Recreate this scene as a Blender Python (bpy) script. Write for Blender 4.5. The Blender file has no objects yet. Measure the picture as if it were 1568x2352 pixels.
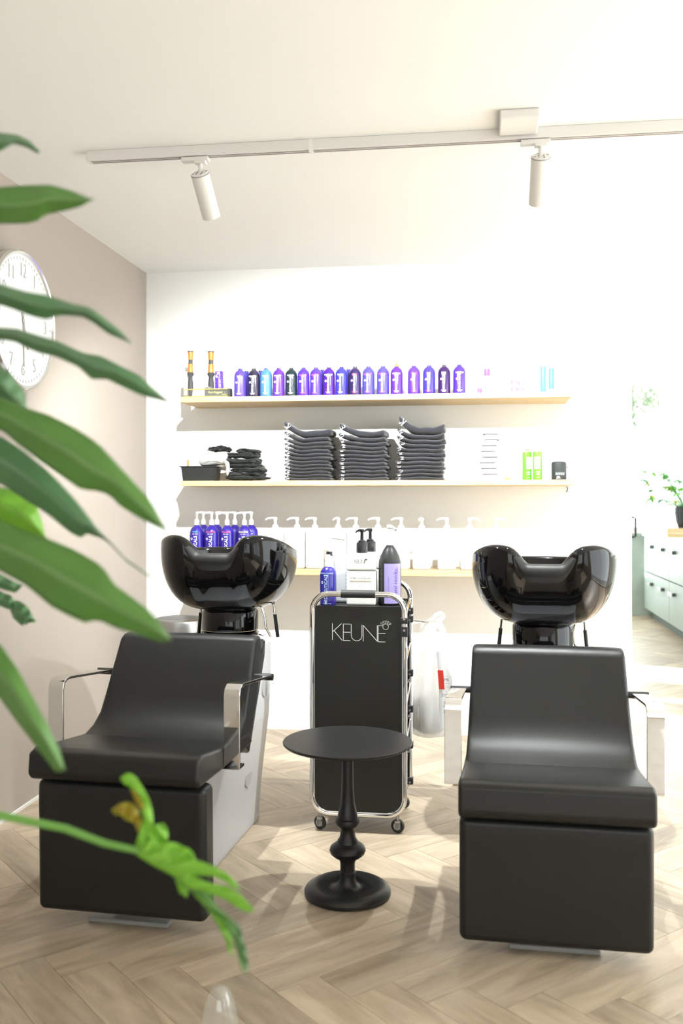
import bpy, bmesh, math, random
from math import sin, cos, pi, radians, sqrt, atan2
from mathutils import Vector, Matrix, noise
random.seed(7)
SC = bpy.context.scene
COL = SC.collection

# ------------------------------------------------------------------ camera
YAW = radians(8); FPX = 2200.0; CH = 1.2
cd = bpy.data.cameras.new('camera'); cam = bpy.data.objects.new('camera', cd); COL.objects.link(cam)
cam.location = (0, 0, CH); cam.rotation_euler = (radians(90), 0, YAW)
cd.sensor_fit = 'VERTICAL'; cd.sensor_height = 36.0; cd.sensor_width = 24.0
cd.lens = 36.0 * FPX / 2352.0
cd.shift_y = -26.0 / 2352.0
cd.clip_start = 0.05
cd.dof.use_dof = True; cd.dof.focus_distance = 3.7; cd.dof.aperture_fstop = 3.0
SC.camera = cam

# ------------------------------------------------------------------ world, sun, daylight
w = bpy.data.worlds.new('sky'); SC.world = w; w.use_nodes = True
bg = w.node_tree.nodes['Background']; bg.inputs[0].default_value = (0.93, 1.0, 1.0, 1); bg.inputs[1].default_value = 2.6

def light(name, typ, loc, energy, color=(1, 1, 1), direction=None, **kw):
    l = bpy.data.lights.new(name, typ); l.energy = energy; l.color = color
    for k, v in kw.items(): setattr(l, k, v)
    o = bpy.data.objects.new(name, l); COL.objects.link(o); o.location = loc
    if direction is not None:
        o.rotation_euler = Vector(direction).to_track_quat('-Z', 'Y').to_euler()
    return o
SUN_DIR = (-1.0, 0.45, -0.95)
light('sun', 'SUN', (4, 0, 5), 28.0, (1.0, 0.98, 0.95), SUN_DIR, angle=radians(2.0))
# daylight arriving through the windows of the right-hand wall, the shop front behind the camera and the garden side
light('daylight_right', 'AREA', (2.84, 3.05, 1.3), 50, (0.88, 0.96, 1.0), (-1, 0, -0.08), shape='RECTANGLE', size=3.1, size_y=2.0)
light('daylight_front', 'AREA', (0.3, -2.8, 1.45), 16, (1.0, 0.99, 0.97), (0, 1, 0.0), shape='RECTANGLE', size=3.6, size_y=2.0)
light('daylight_garden', 'AREA', (1.1, 10.2, 1.3), 34, (0.95, 1.0, 0.98), (0, -1, -0.1), shape='RECTANGLE', size=2.2, size_y=1.8)
light('daylight_side_room', 'AREA', (3.25, 7.6, 1.7), 16, (0.95, 1.0, 0.99), (-1, 0, -0.1), shape='RECTANGLE', size=4.0, size_y=1.2)
SC.view_settings.view_transform = 'Standard'; SC.view_settings.look = 'None'
SC.view_settings.gamma = 1.0; SC.view_settings.use_curve_mapping = False
SC.view_settings.exposure = 0.22
SPOT_ENERGY = 190

# ------------------------------------------------------------------ helpers
def ray(px, py):
    u = (px - 784) / FPX; v = (1150 - py) / FPX
    return Vector((u * cos(YAW) - sin(YAW), u * sin(YAW) + cos(YAW), v))
def atD(px, py, d): return ray(px, py) * d + Vector((0, 0, CH))
def atY(px, py, Y): r = ray(px, py); return r * (Y / r.y) + Vector((0, 0, CH))

MATS = {}
def mat(name, col, rough=0.5, metal=0.0, spec=0.5, trans=0.0, coat=0.0, alpha=1.0, emit=None, es=0.0, bump=None, var=None, ior=1.45, sheen=0.0):
    if name in MATS: return MATS[name]
    m = bpy.data.materials.new(name); m.use_nodes = True; nt = m.node_tree
    b = nt.nodes['Principled BSDF']
    b.inputs['Base Color'].default_value = (*col, 1); b.inputs['Roughness'].default_value = rough
    b.inputs['Metallic'].default_value = metal; b.inputs['Specular IOR Level'].default_value = spec
    b.inputs['Transmission Weight'].default_value = trans; b.inputs['Coat Weight'].default_value = coat
    b.inputs['Coat Roughness'].default_value = 0.03; b.inputs['Alpha'].default_value = alpha; b.inputs['IOR'].default_value = ior
    b.inputs['Sheen Weight'].default_value = sheen
    if emit: b.inputs['Emission Color'].default_value = (*emit, 1); b.inputs['Emission Strength'].default_value = es
    if bump or var:
        tc = nt.nodes.new('ShaderNodeTexCoord')
    if bump:
        n = nt.nodes.new('ShaderNodeTexNoise'); n.inputs['Scale'].default_value = bump[0]; n.inputs['Detail'].default_value = 4
        nt.links.new(tc.outputs['Object'], n.inputs['Vector'])
        bp = nt.nodes.new('ShaderNodeBump'); bp.inputs['Strength'].default_value = bump[1]; bp.inputs['Distance'].default_value = bump[2] if len(bump) > 2 else 0.002
        nt.links.new(n.outputs['Fac'], bp.inputs['Height']); nt.links.new(bp.outputs[0], b.inputs['Normal'])
    if var:
        n2 = nt.nodes.new('ShaderNodeTexNoise'); n2.inputs['Scale'].default_value = var[0]
        nt.links.new(tc.outputs['Object'], n2.inputs['Vector'])
        mx = nt.nodes.new('ShaderNodeMix'); mx.data_type = 'RGBA'
        mx.inputs[6].default_value = (*col, 1); mx.inputs[7].default_value = (*var[1], 1)
        nt.links.new(n2.outputs['Fac'], mx.inputs[0]); nt.links.new(mx.outputs[2], b.inputs['Base Color'])
    MATS[name] = m; return m

def wood_mat(name, c1, c2, scale=(1, 14, 14), rough=0.5, random_obj=False):
    m = bpy.data.materials.new(name); m.use_nodes = True; nt = m.node_tree; b = nt.nodes['Principled BSDF']
    tc = nt.nodes.new('ShaderNodeTexCoord'); mp = nt.nodes.new('ShaderNodeMapping'); mp.inputs['Scale'].default_value = scale
    nt.links.new(tc.outputs['Object'], mp.inputs['Vector'])
    n = nt.nodes.new('ShaderNodeTexNoise'); n.inputs['Scale'].default_value = 2.2; n.inputs['Detail'].default_value = 8; n.inputs['Roughness'].default_value = 0.6
    n.inputs['Distortion'].default_value = 0.6
    nt.links.new(mp.outputs[0], n.inputs['Vector'])
    rp = nt.nodes.new('ShaderNodeValToRGB'); rp.color_ramp.elements[0].position = 0.32; rp.color_ramp.elements[0].color = (*c2, 1)
    rp.color_ramp.elements[1].position = 0.66; rp.color_ramp.elements[1].color = (*c1, 1)
    nt.links.new(n.outputs['Fac'], rp.inputs[0]); out = rp.outputs[0]
    if random_obj:
        oi = nt.nodes.new('ShaderNodeObjectInfo')
        ad = nt.nodes.new('ShaderNodeVectorMath'); ad.operation = 'ADD'
        nt.links.new(mp.outputs[0], ad.inputs[0])
        ml = nt.nodes.new('ShaderNodeMath'); ml.operation = 'MULTIPLY'; ml.inputs[1].default_value = 37.0
        nt.links.new(oi.outputs['Random'], ml.inputs[0]); nt.links.new(ml.outputs[0], ad.inputs[1]); nt.links.new(ad.outputs[0], n.inputs['Vector'])
        mr = nt.nodes.new('ShaderNodeMapRange'); mr.inputs['To Min'].default_value = 0.80; mr.inputs['To Max'].default_value = 1.12
        nt.links.new(oi.outputs['Random'], mr.inputs[0])
        mm = nt.nodes.new('ShaderNodeVectorMath'); mm.operation = 'SCALE'
        nt.links.new(out, mm.inputs[0]); nt.links.new(mr.outputs[0], mm.inputs['Scale']); out = mm.outputs[0]
    nt.links.new(out, b.inputs['Base Color']); b.inputs['Roughness'].default_value = rough
    bp = nt.nodes.new('ShaderNodeBump'); bp.inputs['Strength'].default_value = 0.15; bp.inputs['Distance'].default_value = 0.001
    nt.links.new(n.outputs['Fac'], bp.inputs['Height']); nt.links.new(bp.outputs[0], b.inputs['Normal'])
    MATS[name] = m; return m

def thin_mat(name, col, transp, rough=0.2, transl=0.5):
    m = bpy.data.materials.new(name); m.use_nodes = True; nt = m.node_tree
    for n in list(nt.nodes):
        if n.type != 'OUTPUT_MATERIAL': nt.nodes.remove(n)
    out = [n for n in nt.nodes if n.type == 'OUTPUT_MATERIAL'][0]
    d = nt.nodes.new('ShaderNodeBsdfDiffuse'); d.inputs[0].default_value = (*col, 1)
    t = nt.nodes.new('ShaderNodeBsdfTranslucent'); t.inputs[0].default_value = (*col, 1)
    g = nt.nodes.new('ShaderNodeBsdfGlossy'); g.inputs['Roughness'].default_value = rough; g.inputs[0].default_value = (1, 1, 1, 1)
    tr = nt.nodes.new('ShaderNodeBsdfTransparent')
    m1 = nt.nodes.new('ShaderNodeMixShader'); m1.inputs[0].default_value = transl
    m2 = nt.nodes.new('ShaderNodeMixShader'); m2.inputs[0].default_value = transp
    m3 = nt.nodes.new('ShaderNodeMixShader'); m3.inputs[0].default_value = 0.08
    nt.links.new(d.outputs[0], m1.inputs[1]); nt.links.new(t.outputs[0], m1.inputs[2])
    nt.links.new(m1.outputs[0], m2.inputs[1]); nt.links.new(tr.outputs[0], m2.inputs[2])
    nt.links.new(m2.outputs[0], m3.inputs[1]); nt.links.new(g.outputs[0], m3.inputs[2])
    nt.links.new(m3.outputs[0], out.inputs[0]); MATS[name] = m; return m

class MB:
    def __init__(s): s.v = []; s.f = []
    def add(s, vs, fs):
        b = len(s.v); s.v += [tuple(v) for v in vs]; s.f += [tuple(b + i for i in f) for f in fs]; return s
    def box(s, x0, x1, y0, y1, z0, z1, M=None):
        vs = [Vector((x, y, z)) for z in (z0, z1) for y in (y0, y1) for x in (x0, x1)]
        if M is not None: vs = [M @ v for v in vs]
        return s.add(vs, [(0, 2, 3, 1), (4, 5, 7, 6), (0, 1, 5, 4), (2, 6, 7, 3), (0, 4, 6, 2), (1, 3, 7, 5)])
    def lathe(s, prof, n=24, c=(0, 0, 0), M=None, sx=1, sy=1, cap=True):
        vs = []; fs = []
        for r, z in prof:
            for i in range(n):
                a = 2 * pi * i / n; v = Vector((r * cos(a) * sx, r * sin(a) * sy, z))
                if M is not None: v = M @ v
                vs.append(v + Vector(c))
        for k in range(len(prof) - 1):
            for i in range(n):
                j = (i + 1) % n; fs.append((k * n + i, k * n + j, (k + 1) * n + j, (k + 1) * n + i))
        if cap:
            fs.append(tuple(reversed(range(n)))); L = (len(prof) - 1) * n; fs.append(tuple(L + i for i in range(n)))
        return s.add(vs, fs)
    def tube(s, pts, r, n=10, closed=False, sq=None):
        pts = [Vector(p) for p in pts]; m = len(pts); vs = []; fs = []
        up = None
        for k, p in enumerate(pts):
            if closed: t = (pts[(k + 1) % m] - pts[k - 1])
            else: t = pts[min(k + 1, m - 1)] - pts[max(k - 1, 0)]
            t.normalize()
            if up is None:
                up = t.orthogonal().normalized()
            up = (up - t * up.dot(t))
            if up.length < 1e-6: up = t.orthogonal()
            up.normalize(); sd = t.cross(up)
            rr = r[k] if isinstance(r, (list, tuple)) else r
            for i in range(n):
                a = 2 * pi * i / n; vs.append(p + up * (cos(a) * rr) + sd * (sin(a) * rr))
        for k in range(m if closed else m - 1):
            k2 = (k + 1) % m
            for i in range(n):
                j = (i + 1) % n; fs.append((k * n + i, k * n + j, k2 * n + j, k2 * n + i))
        if not closed:
            fs.append(tuple(reversed(range(n)))); fs.append(tuple((m - 1) * n + i for i in range(n)))
        return s.add(vs, fs)
    def prism(s, pts, x0, x1, axis='x'):      # polygon in (y,z) extruded along x  (axis y: polygon in (x,z))
        n = len(pts)
        if axis == 'x': vs = [(x0, a, b) for a, b in pts] + [(x1, a, b) for a, b in pts]
        elif axis == 'y': vs = [(a, x0, b) for a, b in pts] + [(a, x1, b) for a, b in pts]
        else: vs = [(a, b, x0) for a, b in pts] + [(a, b, x1) for a, b in pts]
        fs = [tuple(range(n)), tuple(reversed(range(n, 2 * n)))] + [(i, i + n, (i + 1) % n + n, (i + 1) % n) for i in range(n)]
        return s.add(vs, fs)
    def grid(s, P):                            # P[i][j] vectors
        m = len(P); n = len(P[0]); vs = [p for row in P for p in row]
        fs = [(i * n + j, i * n + j + 1, (i + 1) * n + j + 1, (i + 1) * n + j) for i in range(m - 1) for j in range(n - 1)]
        return s.add(vs, fs)
    def mesh(s, name, m, smooth=True, fix=True):
        me = bpy.data.meshes.new(name); me.from_pydata(s.v, [], s.f); me.validate()
        if fix:
            bm = bmesh.new(); bm.from_mesh(me); bmesh.ops.recalc_face_normals(bm, faces=bm.faces); bm.to_mesh(me); bm.free()
        if m is not None: me.materials.append(m)
        if smooth:
            me.polygons.foreach_set('use_smooth', [True] * len(me.polygons))
            me.set_sharp_from_angle(angle=radians(38)) if hasattr(me, 'set_sharp_from_angle') else None
        return me
    def build(s, name, m, parent=None, smooth=True, bevel=0, segs=3, subs=0, fix=True):
        me = s.mesh(name, m, smooth and not bevel, fix)
        if bevel: me.polygons.foreach_set('use_smooth', [True] * len(me.polygons))
        o = bpy.data.objects.new(name, me); COL.objects.link(o)
        if bevel:
            b = o.modifiers.new('bevel', 'BEVEL'); b.width = bevel; b.segments = segs; b.limit_method = 'ANGLE'; b.angle_limit = radians(35)
            wn = o.modifiers.new('wn', 'WEIGHTED_NORMAL'); wn.keep_sharp = False
        if subs:
            sm = o.modifiers.new('sub', 'SUBSURF'); sm.levels = subs; sm.render_levels = subs
        if parent: o.parent = parent
        return o

def tag(o, label=None, cat=None, group=None, kind=None):
    if label: o['label'] = label
    if cat: o['category'] = cat
    if group: o['group'] = group
    if kind: o['kind'] = kind
    return o
def thing(name, label, cat, loc=(0, 0, 0), rot=0, group=None):
    o = bpy.data.objects.new(name, None); COL.objects.link(o); o.location = loc; o.rotation_euler = (0, 0, rot)
    o.empty_display_size = 0.1
    return tag(o, label, cat, group)
def struct(o): o['kind'] = 'structure'; return o
def dup(root, loc, rot=None, label=None, swap=None, scale=None):
    r = root.copy(); COL.objects.link(r); r.location = loc
    if rot is not None: r.rotation_euler = (0, 0, rot)
    if scale: r.scale = scale
    if label: r['label'] = label
    def rec(src, dst):
        for ch in list(src.children):
            c = ch.copy(); COL.objects.link(c); c.parent = dst
            if swap and c.data and c.data.materials and c.data.materials[0].name in swap:
                c.data = c.data.copy(); c.data.materials[0] = swap[ch.data.materials[0].name]
            rec(ch, c)
    rec(root, r); return r
ORD = ['first', 'second', 'third', 'fourth', 'fifth', 'sixth', 'seventh', 'eighth', 'ninth', 'tenth', 'eleventh', 'twelfth', 'thirteenth', 'fourteenth', 'fifteenth', 'sixteenth', 'seventeenth', 'eighteenth']

TXT = {}
def text_mesh(body, m, bold=0.0, align='CENTER', spacing=1.0):
    k = (body, m.name, bold, align, spacing)
    if k in TXT: return TXT[k]
    cu = bpy.data.curves.new('lettering', 'FONT'); cu.body = body; cu.size = 1.0; cu.align_x = align; cu.align_y = 'CENTER'
    cu.offset = bold; cu.resolution_u = 2; cu.space_character = spacing; cu.fill_mode = 'FRONT'
    o = bpy.data.objects.new('tmp', cu); COL.objects.link(o)
    dg = bpy.context.evaluated_depsgraph_get(); me = bpy.data.meshes.new_from_object(o.evaluated_get(dg))
    bpy.data.objects.remove(o); me.name = 'lettering'; me.materials.clear(); me.materials.append(m)
    TXT[k] = me; return me
def text(body, m, parent, loc, size, rot=(pi / 2, 0, 0), bold=0.0, sx=1.0, name='lettering', align='CENTER', spacing=1.0):
    o = bpy.data.objects.new(name, text_mesh(body, m, bold, align, spacing)); COL.objects.link(o); o.parent = parent
    o.location = loc; o.rotation_euler = rot; o.scale = (size * sx, size, size); return o

# wrap a text around a bottle of radius R (front faces -y)
def wrap_text(items, R, m, parent, name='lettering', cy=0.0, off=0.0006):
    """items: (string, xpos(arc), z, size, rotated, bold)"""
    mb = MB()
    for body, ax, z, size, rot, bold in items:
        me = text_mesh(body, m, bold)
        vs = []
        for v in me.vertices:
            x, y = v.co.x * size, v.co.y * size
            if rot: x, y = -y, x
            a = (ax + x) / R
            vs.append(Vector(((R + off) * sin(a), cy - (R + off) * cos(a), z + y)))
        mb.add(vs, [tuple(p.vertices) for p in me.polygons])
    return mb.build(name, m, parent, smooth=False, fix=False)

# ------------------------------------------------------------------ materials
WHITE = mat('white_paint', (0.84, 0.84, 0.82), 0.7, bump=(60, 0.05))
CEIL = mat('ceiling_paint', (0.86, 0.875, 0.87), 0.8)
TAUPE = mat('taupe_paint', (0.39, 0.342, 0.296), 0.75, bump=(60, 0.06))
WPLAST = mat('white_plastic', (0.78, 0.78, 0.76), 0.35)
WPACK = mat('white_packaging', (0.80, 0.79, 0.76), 0.4)
LAMPW = mat('white_lamp_enamel', (0.72, 0.71, 0.69), 0.4)
GREYL = mat('grey_groove', (0.30, 0.28, 0.28), 0.5)
LEATHER = mat('black_leatherette', (0.010, 0.0105, 0.010), 0.40, spec=0.48, bump=(420, 0.22, 0.0012))
BGLOSS = mat('black_gloss_ceramic', (0.003, 0.003, 0.003), 0.07, spec=0.42)
BRUB = mat('black_rubber', (0.022, 0.022, 0.022), 0.55)
BPLAST = mat('black_plastic', (0.015, 0.015, 0.016), 0.3)
BMATTE = mat('black_matte_metal', (0.014, 0.014, 0.013), 0.38, spec=0.5)
BPANEL = mat('black_laminate', (0.009, 0.009, 0.007), 0.45, bump=(900, 0.1, 0.0004))
CHROME = mat('chrome', (0.80, 0.80, 0.80), 0.05, metal=1.0)
STEEL = mat('brushed_steel', (0.36, 0.355, 0.35), 0.36, metal=1.0)
SHELL = mat('silver_shell', (0.62, 0.63, 0.66), 0.35, spec=0.5)
GREYCAP = mat('grey_cap', (0.45, 0.45, 0.46), 0.4)
SHELFW = wood_mat('shelf_wood', (0.66, 0.50, 0.27), (0.52, 0.36, 0.17), (1.5, 22, 22), 0.45)
FLOORW = wood_mat('oak_plank', (0.54, 0.44, 0.32), (0.33, 0.258, 0.178), (1.6, 9, 9), 0.38, random_obj=True)
JOINT = mat('floor_joint', (0.16, 0.12, 0.08), 0.8)
TOWEL = mat('charcoal_towel', (0.030, 0.030, 0.036), 0.95, spec=0.1, bump=(900, 0.4, 0.0006), sheen=0.25)
BCLOTH = mat('black_cloth', (0.016, 0.019, 0.017), 0.9, spec=0.15, bump=(300, 0.5, 0.002), sheen=0.15)
PRINTW = mat('white_print', (0.85, 0.85, 0.85), 0.6)
PRINTK = mat('dark_print', (0.06, 0.06, 0.06), 0.6)
PRINTG = mat('gold_print', (0.80, 0.68, 0.15), 0.5)
PRINTY = mat('yellow_print', (0.85, 0.80, 0.35), 0.6)
PRINTP = mat('pink_print', (0.75, 0.12, 0.25), 0.6)
PRINTB = mat('blue_print', (0.15, 0.50, 0.80), 0.6)
GLASSP = thin_mat('window_glass', (0.9, 1, 1), 0.98, 0.02)
PFILM = thin_mat('plastic_film', (0.92, 0.93, 0.95), 0.42, 0.25, 0.6)
SAGE = mat('sage_cabinet', (0.33, 0.40, 0.36), 0.45)
SAGED = mat('sage_plinth', (0.14, 0.17, 0.155), 0.6)
COUNTER = mat('pale_counter', (0.62, 0.68, 0.66), 0.35)
MINT = mat('mint_plaster', (0.55, 0.62, 0.57), 0.8, var=(5, (0.30, 0.38, 0.34)))

# ================================================================== STRUCTURE
XL, YB, ZC = -1.75, 4.94, 2.42
XR, YF, YN = 2.95, 10.35, -3.0
floor = struct(MB().box(XL - .15, 3.5, YN - .1, YF + .15, -0.12, -0.009).build('floor', JOINT, smooth=False))
WP, LP = 0.13, 0.65
pm = MB().box(0.0006, LP - 0.0006, 0.0006, WP - 0.0006, -0.009, 0)
plank_me = pm.mesh('plank', FLOORW, smooth=False)
R45 = Matrix.Rotation(radians(45), 4, 'Z')
cands = []
NN = int(LP / WP + .5)
for j in range(-16, 17):
    for k in range(-110, 111):
        for kind in (0, 1):
            if kind == 0:
                u0, v0 = j * LP + k * WP, -j * LP + k * WP; cu, cv = u0 + LP / 2, v0 + WP / 2; ang = 0
                org = Vector((u0, v0, 0))
            else:
                u0, v0 = j * LP + k * WP, -j * LP + (k + 1) * WP; cu, cv = u0 + WP / 2, v0 + LP / 2; ang = pi / 2
                org = Vector((u0 + WP, v0, 0))
            off = Vector((-0.484, 2.293, 0))
            # the pattern is turned so that its zigzag runs along the room
            Rm = Matrix.Rotation(radians(-45), 4, 'Z')
            c = Rm @ Vector((cu, cv, 0)) + off
            if XL - .25 < c.x < 3.3 and YN < c.y < YF + .1:
                p = Rm @ org + off
                near = (-1.9 < c.x < 1.35 and 1.75 < c.y < 5.2) or (0.55 < c.x < 2.0 and c.y >= 5.2)
                cands.append((near, c, p, ang - radians(45)))
nearp = [c for c in cands if c[0]]
nearp.sort(key=lambda c: c[1].length); rest = [c for c in cands if not c[0]] + nearp[290:]
for n_, c, p, a in nearp[:290]:
    o = bpy.data.objects.new('plank', plank_me); COL.objects.link(o); o.parent = floor; o.location = p; o.rotation_euler = (0, 0, a)
mb = MB()
for n_, c, p, a in rest:
    mb.box(0.0006, LP - 0.0006, 0.0006, WP - 0.0006, -0.009, 0, Matrix.Translation(p) @ Matrix.Rotation(a, 4, 'Z'))
tag(mb.build('plank_field', wood_mat('oak_field', (0.50, 0.415, 0.315), (0.39, 0.315, 0.23), (3, 3, 9), 0.38), floor, smooth=False), kind='stuff')

struct(MB().box(XL - .15, 3.5, YN - .1, YF + .15, ZC, ZC + .12).build('ceiling', CEIL, smooth=False))
struct(MB().box(XL - .12, XL, YN - .1, YB + .12, -.1, ZC).build('wall_left', TAUPE, smooth=False))
b = MB().box(XL, 0.77, YB, YB + .12, -.1, ZC).box(0.77, 3.5, YB, YB + .12, 2.23, ZC)
struct(b.build('wall_back', WHITE, smooth=False))
struct(MB().box(XL, XL + .006, 0, YB, -.005, 0.012).build('baseboard_left', WPLAST, smooth=False))
# right wall of the salon with a large window between two piers
b = MB().box(XR, XR + .15, YN, -1.6, -.1, ZC).box(XR, XR + .15, 0.6, 1.40, -.1, ZC).box(XR, XR + .15, 4.75, YB + .12, -.1, ZC).box(XR, XR + .15, YN, YB, 2.34, ZC).box(XR, XR + .15, -1.6, 0.6, -.1, .5)
struct(b.build('wall_right', WHITE, smooth=False))
b = MB()
for y in (1.40, 3.05, 4.69): b.box(XR + .04, XR + .10, y, y + .06, 0, 2.34)
b.box(XR + .04, XR + .10, 1.4, 4.75, 2.28, 2.34).box(XR + .04, XR + .10, 1.4, 4.75, -.01, .05)
wr = struct(b.build('window_1', WPLAST, smooth=False))
MB().box(XR + .06, XR + .066, 1.45, 4.7, .05, 2.28).build('pane', GLASSP, wr, smooth=False)
b = MB().box(XR + .04, XR + .10, -1.6, .6, 2.28, 2.34).box(XR + .04, XR + .10, -1.6, .6, .5, .56).box(XR + .04, XR + .1, -.53, -.47, .5, 2.34)
wr = struct(b.build('window_2', WPLAST, smooth=False))
MB().box(XR + .06, XR + .066, -1.6, .6, .55, 2.28).build('pane', GLASSP, wr, smooth=False)
# wall behind the camera with the shop window
b = MB().box(XL, -1.5, YN - .12, YN, -.1, ZC).box(2.1, 3.5, YN - .12, YN, -.1, ZC).box(-1.5, 2.1, YN - .12, YN, 2.3, ZC).box(-1.5, 2.1, YN - .12, YN, -.1, .45)
struct(b.build('wall_front', TAUPE, smooth=False))
b = MB()
for x in (-1.5, -.33, .87, 2.04): b.box(x, x + .06, YN - .08, YN - .02, .45, 2.3)
b.box(-1.5, 2.1, YN - .08, YN - .02, 2.24, 2.3).box(-1.5, 2.1, YN - .08, YN - .02, .45, .51)
wf = struct(b.build('window_3', BMATTE, smooth=False))
MB().box(-1.5, 2.1, YN - .055, YN - .05, .5, 2.25).build('pane', GLASSP, wf, smooth=False)
# side room beyond the opening
struct(MB().box(0.0, 0.12, YB + .12, YF, -.1, ZC).build('wall_side_room', WHITE, smooth=False))
b = MB().box(3.35, 3.5, YB + .12, YF, -.1, 1.0).box(3.35, 3.5, YB + .12, YF, 2.3, ZC).box(3.35, 3.5, YB + .12, 5.5, 1.0, 2.3).box(3.35, 3.5, 9.7, YF, 1.0, 2.3)
struct(b.build('wall_side_room_right', WHITE, smooth=False))
b = MB().box(3.4, 3.46, 5.5, 9.7, 1.0, 1.05).box(3.4, 3.46, 5.5, 9.7, 2.25, 2.3)
for y in (5.5, 6.9, 8.3, 9.65): b.box(3.4, 3.46, y, y + .05, 1, 2.3)
ws = struct(b.build('window_4', WPLAST, smooth=False))
MB().box(3.43, 3.435, 5.5, 9.7, 1.05, 2.25).build('pane', GLASSP, ws, smooth=False)
b = MB().box(.12, 3.35, YF, YF + .15, 2.26, ZC).box(1.66, 3.35, YF, YF + .15, -.1, .86)
struct(b.build('wall_far', WHITE, smooth=False))
struct(MB().box(.12, 1.66, YF, YF + .15, -.1, .02).build('trim_1', WHITE, smooth=False))
struct(MB().box(1.52, 1.80, YF - .01, YF, 0, .86).build('trim_2', MINT, smooth=False))
b = MB().box(.12, 3.35, YF + .05, YF + .11, 2.2, 2.26).box(.12, 1.62, YF + .05, YF + .11, .02, .08)
for x in (.12, .84, 1.56, 2.4, 3.29): b.box(x, x + .06, YF + .05, YF + .11, .02 if x < 1.6 else .86, 2.26)
b.box(1.62, 3.35, YF + .05, YF + .11, .86, .92)
wd = struct(b.build('window_5', WPLAST, smooth=False))
MB().box(.18, 3.29, YF + .078, YF + .083, .9, 2.2).build('pane', GLASSP, wd, smooth=False)
MB().box(.18, 1.58, YF + .078, YF + .083, .08, .9).build('pane', GLASSP, wd, smooth=False)
p1, p2 = atY(1459, 1188, YF - .05), atY(1459, 1234, YF - .05)
MB().tube([(p1.x - .045, YF + .05, p1.z), (p1.x - .03, YF - .05, p1.z), (p1.x, YF - .05, p1.z - .01), (p2.x, YF - .05, p2.z + .01), (p2.x - .03, YF - .05, p2.z), (p2.x - .045, YF + .05, p2.z)], .011, 8).build('door_handle', BPLAST, wd)

# ================================================================== TRACK LIGHTS
TY = 3.2
tr = thing('track_rail', 'long white ceiling track rail carrying two spotlights', 'track light', (0, TY, ZC))
MB().box(-1.345, 2.2, -.018, .018, -.036, 0).build('rail', LAMPW, tr, bevel=.002, segs=2)
MB().box(-1.33, 2.2, .004, .010, -.0375, -.0355).build('groove', GREYL, tr, smooth=False)
MB().box(-1.33, 2.2, -.010, -.004, -.0375, -.0355).build('groove', GREYL, tr, smooth=False)
MB().box(-.56, -.545, -.0195, .0195, -.0385, 0).build('joint_cover', WPLAST, tr, smooth=False)
fb = thing('feed_box', 'square white power feed box on the ceiling beside the track rail', 'electrical box', (.135, 3.10, ZC))
MB().box(-.062, .062, -.075, .075, -.028, 0).build('box_cover', LAMPW, fb, bevel=.006)

def spotlight(x, y, tilt_dir, label, aim):
    t = thing('spotlight', label, 'spotlight', (x, y, ZC - .0385), 0, 'spotlights on the ceiling track')
    MB().box(-.065, .03, -.016, .016, -.014, 0).box(-.02, .02, -.014, .014, -.022, -.012).build('adapter', LAMPW, t, bevel=.002, segs=2)
    MB().tube([(0, 0, -.018), (0, 0, -.075)], .008, 12).build('stem', LAMPW, t)
    d = Vector(aim).normalized()
    Q = Matrix.Translation((0, 0, -.062)) @ (-d).to_track_quat('Z', 'Y').to_matrix().to_4x4()
    R = .032; L = .15
    body = MB().lathe([(R - .004, 0.012), (R, .008), (R, -L), (R - .003, -L), (R - .004, -L + .02), (.001, -L + .02)], 40, M=Q, cap=False).build('lamp_body', LAMPW, t)
    MB().lathe([(0.001, .011), (R - .005, .011)], 40, M=Q, cap=False).build('back_plate', WPLAST, t)
    mb = MB()
    for k in range(4):
        a = k * pi / 2 + .4
        mb.box(-.0035, .0035, -.0012, .0012, .011, .0125, Q @ Matrix.Rotation(a, 4, 'Z') @ Matrix.Translation((R - .0085, 0, 0)))
    for sx in (-.009, .009): mb.box(sx - .0012, sx + .0012, -.016, .004, .011, .013, Q)
    mb.lathe([(R - .0005, .0085), (R + .0006, .0075), (R + .0006, .005)], 40, M=Q, cap=False)
    mb.build('vent_slot', GREYL, t, smooth=False)
    MB().lathe([(.001, -L + .03), (R - .006, -L + .03), (R - .006, -L + .026), (.001, -L + .026)], 24, M=Q, cap=False).build('lens', mat('lamp_lens', (1, 1, 1), .3, emit=(1, .96, .9), es=12), t)
    wp = Vector((x, y, ZC - .0385)) + (Q @ Vector((0, 0, -L + .015)))
    l = light('spot_beam', 'SPOT', wp, SPOT_ENERGY, (0.95, 0.995, 1.0), d, spot_size=radians(125), spot_blend=0.55, shadow_soft_size=0.012)
    return t
spotlight(-.94, TY, 0, 'left white cylindrical ceiling spotlight tilted towards the shelves', (.10, .85, -1.0))
spotlight(.21, TY, 0, 'right white cylindrical ceiling spotlight near the feed box', (-.02, .80, -1.0))

# ================================================================== SHELVES
YS = 4.63
def shelf(z0, z1, label, x0=-1.462, x1=.447):
    t = thing('shelf', label, 'shelf', (0, 0, 0))
    MB().box(x0, x1, YS, YB, z0, z1).build('board', SHELFW, t, bevel=.0015, segs=1)
    return t
shelf(1.690, 1.717, 'top light wooden wall shelf holding the row of small blue bottles')
shelf(1.2735, 1.2995, 'middle light wooden wall shelf holding the folded charcoal towels', -1.462, .457)
shelf(.835, .862, 'bottom light wooden wall shelf holding white pump bottles')
Z1, Z2, Z3 = 1.717, 1.2995, .862

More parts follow.
